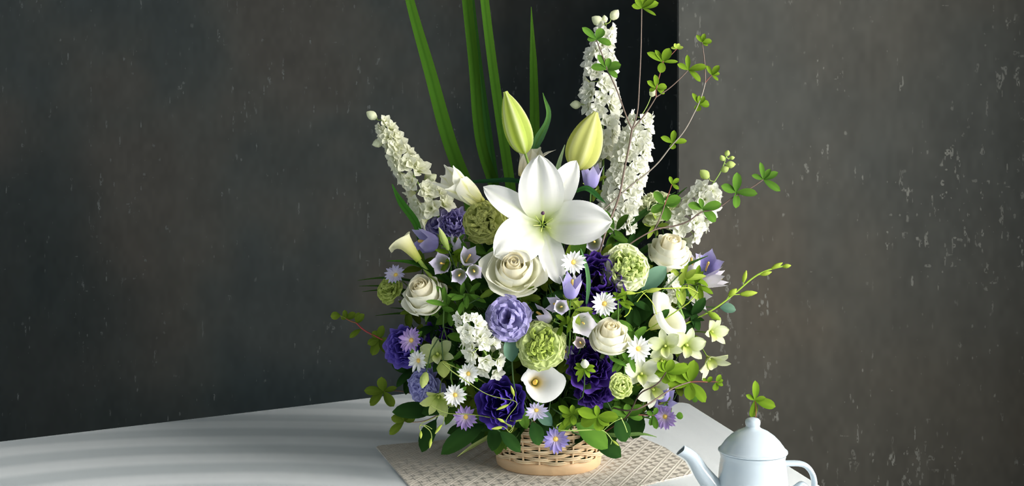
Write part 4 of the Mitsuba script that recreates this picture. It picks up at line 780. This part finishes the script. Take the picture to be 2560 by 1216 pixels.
twig('twig', 'bright leafy twig below the dark purple bloom, left of centre over the rim', [([(1424, 1062, .12), (1428, 1048, .05), (1431, 1036)], 1.6, (120, 140, 60))],
    [(1431, 1036, b, [(150, 38, 15), (235, 34, 16), (30, 26, 14), (90, 22, 12), (228, 54, 14), (280, 26, 14), (185, 26, 14)])], 1.81)
twig('twig', 'olive leafy twig at the lower right, before the tablecloth', [([(1560, 1045), (1568, 1040), (1600, 1038), (1634, 1039)], 2.0, RED)],
    [(1570, 1040, 'mid', [(150, 46, 20), (35, 44, 22), (190, 44, 18), (100, 30, 18), (-10, 36, 16)]), (1634, 1039, 'mid', [(60, 20, 11), (-110, 26, 13), (-80, 34, 13), (150, 20, 10)])], 1.89)
# sprig leaning behind the coffee pot
d = 1.86; twig('leaf_sprig', 'sprig of four green leaves standing up behind the coffee pot lid', [([(1872, 1150, -.0), (1884, 1080), (1890, 1030), (1888, 1002)], 1.6, (140, 90, 60))],
    [(1887, 1001, b, [(83, 46, 17), (150, 24, 11), (-12, 50, 22), (-100, 44, 18), (12, 26, 11)])], d, 'leaf sprig', root=False, g=b)
q = W(1872, 1150, d); part('leaf_sprig', 'stem', tube(spl([[q[0] - .01, d + .012, TZ + .001], q + [-.003, .002, -.03], q], 10), .0012, lin((120, 90, 60)), 6), 'stem_mat')
# ---- broad leaves low over the basket and between the flowers
def broad(x, y, az, L, w, g, label, off=0, toward=.25, up=.6, d=None, bend=25, name='broad_leaf'):
    p, s = pos(x, y, off, d); t = thing(name, label, 'leaf', None)
    leaf_at(t, p, az, L * s, w * s, g, toward, 'blade', bend, .1, up, .03); add_stem(t, p, imgdir(az, toward), .0014)
for a in ((1085, 1030, 172, 105, 46, 'dark', 'dark broad leaf under the lavender blue lisianthus at lower left', -.0), (1090, 1050, 240, 88, 44, 'dark', 'dark broad leaf pointing down left over the mat', -.02),
          (1212, 1062, 206, 132, 52, 'dark', 'largest dark broad leaf lying out left of the basket', -.02), (1250, 1080, -38, 72, 34, 'dark', 'dark broad leaf lying over the left rim of the basket', -.03),
          (1330, 1055, -68, 62, 40, 'dark', 'dark broad leaf hanging over the basket front left of the aster', -.01), (1440, 1060, -30, 100, 60, 'mid', 'broad green leaf over the basket rim at right', -.0),
          (1540, 1050, -60, 60, 50, 'dark', 'broad dark leaf at right of the basket rim', .0), (1480, 1090, -30, 90, 50, 'dark', 'broad dark leaf lowest at the right of the basket', .01),
          (1600, 1030, -110, 70, 48, 'dark', 'broad dark leaf behind the vine right of the basket', .02), (1280, 905, 95, 60, 42, 'teal', 'dark green oval leaf left of the lime carnation', .0),
          (1605, 725, 48, 84, 46, 'teal', 'blue green broad leaf right of the pale green carnation', .02), (1650, 735, 222, 120, 44, 'dark', 'long dark leaf below the blue green leaf', .03),
          (1440, 650, 80, 70, 42, 'mid', 'green broad leaf under the right lily petal', .0), (1800, 770, 0, 40, 30, 'teal', 'small blue green leaf at the right edge above the long orchid bud', .05),
          (1725, 985, 0, 24, 50, 'mid', 'green leaf behind the large bright leaves at the lower right', .03), (1690, 1040, 0, 18, 20, 'mid', 'small leaf right of the lilac aster at lower right', .0),
          (1380, 1065, 130, 60, 34, 'teal', 'blue green leaf behind the hanging aster', -.0), (1290, 1010, -60, 70, 34, 'mid', 'green leaf under the white calla at left', .02), (1230, 1075, 150, 80, 40, 'dark', 'dark leaf tucked under the dark purple front lisianthus', .03), (1130, 1010, 190, 80, 40, 'dark', 'dark leaf behind the white aster at lower left', .03),
          (1250, 1055, 250, 76, 40, 'dark', 'dark leaf drooping at the left end of the basket', .0), (1370, 1040, -100, 60, 40, 'dark', 'dark leaf directly over the middle of the basket rim', .02)):
    broad(*a)
# ---- small bright leaves round the campanula stems
for i, (x, y, n, L, gg, lb, off) in enumerate(((1128, 640, 9, 44, 'bright', 'bright green campanula leaves in the middle of the left bell cluster', .0), (1150, 610, 7, 40, 'mid', 'green campanula leaves under the pale upright bell', .01), (1160, 735, 8, 46, 'mid', 'green campanula leaves below the lowest left bells', .01),
        (1706, 706, 10, 56, 'lime', 'lime green campanula leaves left of the bells at the right edge', .0), (1740, 716, 8, 50, 'bright', 'bright green campanula leaves between the bells at the right edge', .0), (1440, 772, 9, 44, 'lime', 'lime green campanula leaves between the pale bells in the middle', -.01),
        (1425, 800, 8, 44, 'bright', 'bright green campanula leaves left of the wide open pale bell', .0), (1478, 470, 6, 34, 'lime', 'lime green leaves under the lavender bell beside the plump lily bud', .0), (1300, 742, 8, 50, 'mid', 'green leaves between the upper rose and the lavender lisianthus', .075), (1545, 748, 7, 40, 'bright', 'bright green leaves right of the white aster under the pale carnation', -.01),
        (1560, 905, 7, 44, 'mid', 'green leaves under the right centre rose', .0), (1110, 770, 8, 50, 'mid', 'green leaves right of the left rose', .02), (1640, 560, 6, 40, 'lime', 'lime green leaves left of the upper right rose', .0), (1130, 905, 7, 42, 'mid', 'green leaves right of the left orchid bloom', .01))):
    p, s = pos(x, y, off); t = thing('leaf_cluster', lb, 'leaves'); part(t, 'stem', tube(stem_to_foam(p, unit([0, .3, -1]), .002), .0015, lin((84, 118, 50)), 6), 'stem_mat')
    for j in range(n): leaf_at(t, p + rng.normal(size=3) * .006, j * 360 / n + rng.uniform(-25, 25), L * s * rng.uniform(.7, 1.1), L * s * .3, gg, rng.uniform(-.1, .6), wave=.04, bend=rng.uniform(5, 35))
# ---- filler foliage: sprigs of dark leaves that fill the mound
prng = np.random.default_rng(21)
C0 = W(1365, 835, 2.06)
k = 0
for i in range(190):
    f = (i + .5) / 190; zc = 1 - 2 * f; a = i * 2.39996
    v = np.array([math.sqrt(1 - zc * zc) * math.cos(a), -math.sqrt(1 - zc * zc) * abs(math.sin(a)) if math.sin(a) > -.35 or True else 0, zc])
    if i % 4 == 0: v[1] = -v[1] * .5
    sc = prng.uniform(.42, .90)
    p = C0 + v * np.array([.285, .245, .25]) * sc
    if p[2] < TZ + .10 and np.hypot(p[0] - BX, p[1] - BY) < .09: p[2] = TZ + .12
    p[2] = max(p[2], TZ + .075)
    t = thing('foliage_sprig', 'sprig of green foliage filling the gaps between the flowers', 'foliage', 'filler foliage sprigs')
    st = stem_to_foam(p, -unit(v + [0, 0, .2]), .0015); part(t, 'stem', tube(st, .0013, lin((46, 70, 32)), 5), 'stem_mat')
    g = ['dark', 'dark', 'mid', 'dark', 'olive', 'dark', 'mid'][i % 7]
    for j in range(8):
        q = st[11 - j] if j < 6 else st[6 + j % 2]; dr3 = unit(v * .7 + prng.normal(size=3) * .75 + [0, -.2, 0]); z = unit(np.array([0, -.5, .8]) + prng.normal(size=3) * .4); z = unit(z - dr3 * (z @ dr3)); y = np.cross(z, dr3)
        L = prng.uniform(.038, .066); m = leafm(L, L * prng.uniform(.38, .52), prng.uniform(5, 40), .12, *GREENS[g], a0=90)
        if (q + dr3 * L)[2] < TZ + .02: continue
        part(t, 'leaf', mv((m[0], m[1], np.clip(m[2] * prng.uniform(.65, 1.05), 0, .9)), np.stack([dr3, y, z], 1), q), 'leaf_mat')
for i in range(70):                                          # sprigs that reach forward between the blooms
    a, q = i * 2.39996, math.sqrt((i + .5) / 70)
    px, py = 1365 + 375 * q * math.cos(a), 835 + 300 * q * math.sin(a)
    if math.hypot(px - 1355, py - 950) < 75 or math.hypot(px - 1460, py - 812) < 45 or py > 1005 or py < 600 and abs(px - 1365) > 240: continue
    p = W(px, py, mound(px, py) + prng.uniform(.035, .075)); t = thing('foliage_sprig', 'sprig of green foliage filling the gaps between the flowers', 'foliage', 'filler foliage sprigs')
    part(t, 'stem', tube(stem_to_foam(p, unit([0, .4, -.6]), .0015), .0013, lin((46, 70, 32)), 5), 'stem_mat')
    for j in range(7):
        az = j * 51.4 + prng.uniform(-20, 20); tw = prng.uniform(.0, .5); x = imgdir(az, tw); n = np.array([prng.uniform(-.4, .4), -.8, prng.uniform(.1, .8)]); z = unit(n - x * (n @ x)); y = np.cross(z, x)
        L = prng.uniform(.026, .046); m = leafm(L, L * prng.uniform(.34, .48), prng.uniform(5, 40), .12, *GREENS[['dark', 'mid', 'dark', 'olive'][i % 4]], a0=90)
        if (p + x * L)[2] < TZ + .03: continue
        part(t, 'leaf', mv((m[0], m[1], np.clip(m[2] * prng.uniform(.6, 1.0), 0, .9)), np.stack([x, y, z], 1), p + prng.normal(size=3) * .004), 'leaf_mat')
# ---- jasmine vine
def vine(label, lines, buds, d, c=(124, 140, 66)):
    t = thing('jasmine_vine', label, 'vine'); 
    for i, (pts, r) in enumerate(lines):
        P = spl([W(x, y, d + (o[0] if o else 0)) for x, y, *o in pts], 8 * len(pts))
        part(t, 'tendril', tube(P, r * .75 * d / FP, lin(c), 6), 'stem_mat')
        if i == 0: part(t, 'stem', tube(stem_to_foam(P[0], unit(P[0] - P[1]), .001), .0011, lin(c), 5), 'stem_mat')
    for a, e, r in buds: spindle_bud(t, W(*a, d), W(*e, d - .004), r * d / FP, (160, 182, 60), (206, 214, 120))
vine('thin pale vine trailing over the dark purple front lisianthus', [([(1178, 962), (1215, 985), (1262, 998), (1292, 1008), (1272, 1040), (1267, 1062), (1280, 1070), (1272, 1080)], 1.5), ([(1282, 1000), (1286, 985)], 1.3), ([(1278, 1004), (1265, 1018), (1242, 1025)], 1.3), ([(1245, 1048), (1262, 1058), (1280, 1066)], 1.8), ([(1232, 1072), (1262, 1070), (1275, 1082), (1285, 1064)], 1.5)],
     [((1286, 992), (1277, 964), 4), ((1272, 1012), (1240, 1026), 4), ((1262, 1057), (1244, 1047), 4), ((1256, 1070), (1228, 1073), 4)], 1.775)
vine('thin pale vine with drooping buds at the lower left over the mat', [([(1212, 1042), (1160, 1036), (1120, 1034), (1075, 1014)], 1.5), ([(1112, 1035), (1108, 1058), (1088, 1084)], 1.3), ([(1108, 1034), (1070, 1052), (1050, 1064), (1054, 1085)], 1.3), ([(1060, 1066), (1076, 1080), (1078, 1108)], 1.8), ([(1050, 1064), (1068, 1066), (1080, 1074)], 1.5)],
     [((1104, 1062), (1087, 1086), 4), ((1078, 1096), (1074, 1122), 4), ((1052, 1078), (1052, 1098), 4)], 1.83)
vine('thin lime vine over the leaves below the pale green carnation', [([(1655, 722), (1618, 728), (1592, 756)], 1.4), ([(1605, 730), (1631, 758), (1642, 787)], 1.4), ([(1555, 732), (1592, 733), (1618, 725)], 1.4), ([(1576, 769), (1572, 782), (1560, 793)], 2.0)],
     [((1590, 734), (1552, 732), 5), ((1612, 730), (1656, 722), 6)], 1.82, (176, 200, 70))
vine('thin green vine crossing the broad leaves right of the basket', [([(1480, 1075), (1508, 1078), (1530, 1101)], 1.6), ([(1508, 1078), (1536, 1055), (1556, 1046)], 1.3), ([(1530, 1101), (1527, 1112)], 1.6), ([(1552, 1044), (1562, 1065), (1568, 1082)], 1.8)], [((1530, 1101), (1548, 1116), 3)], 1.80, (150, 176, 90))
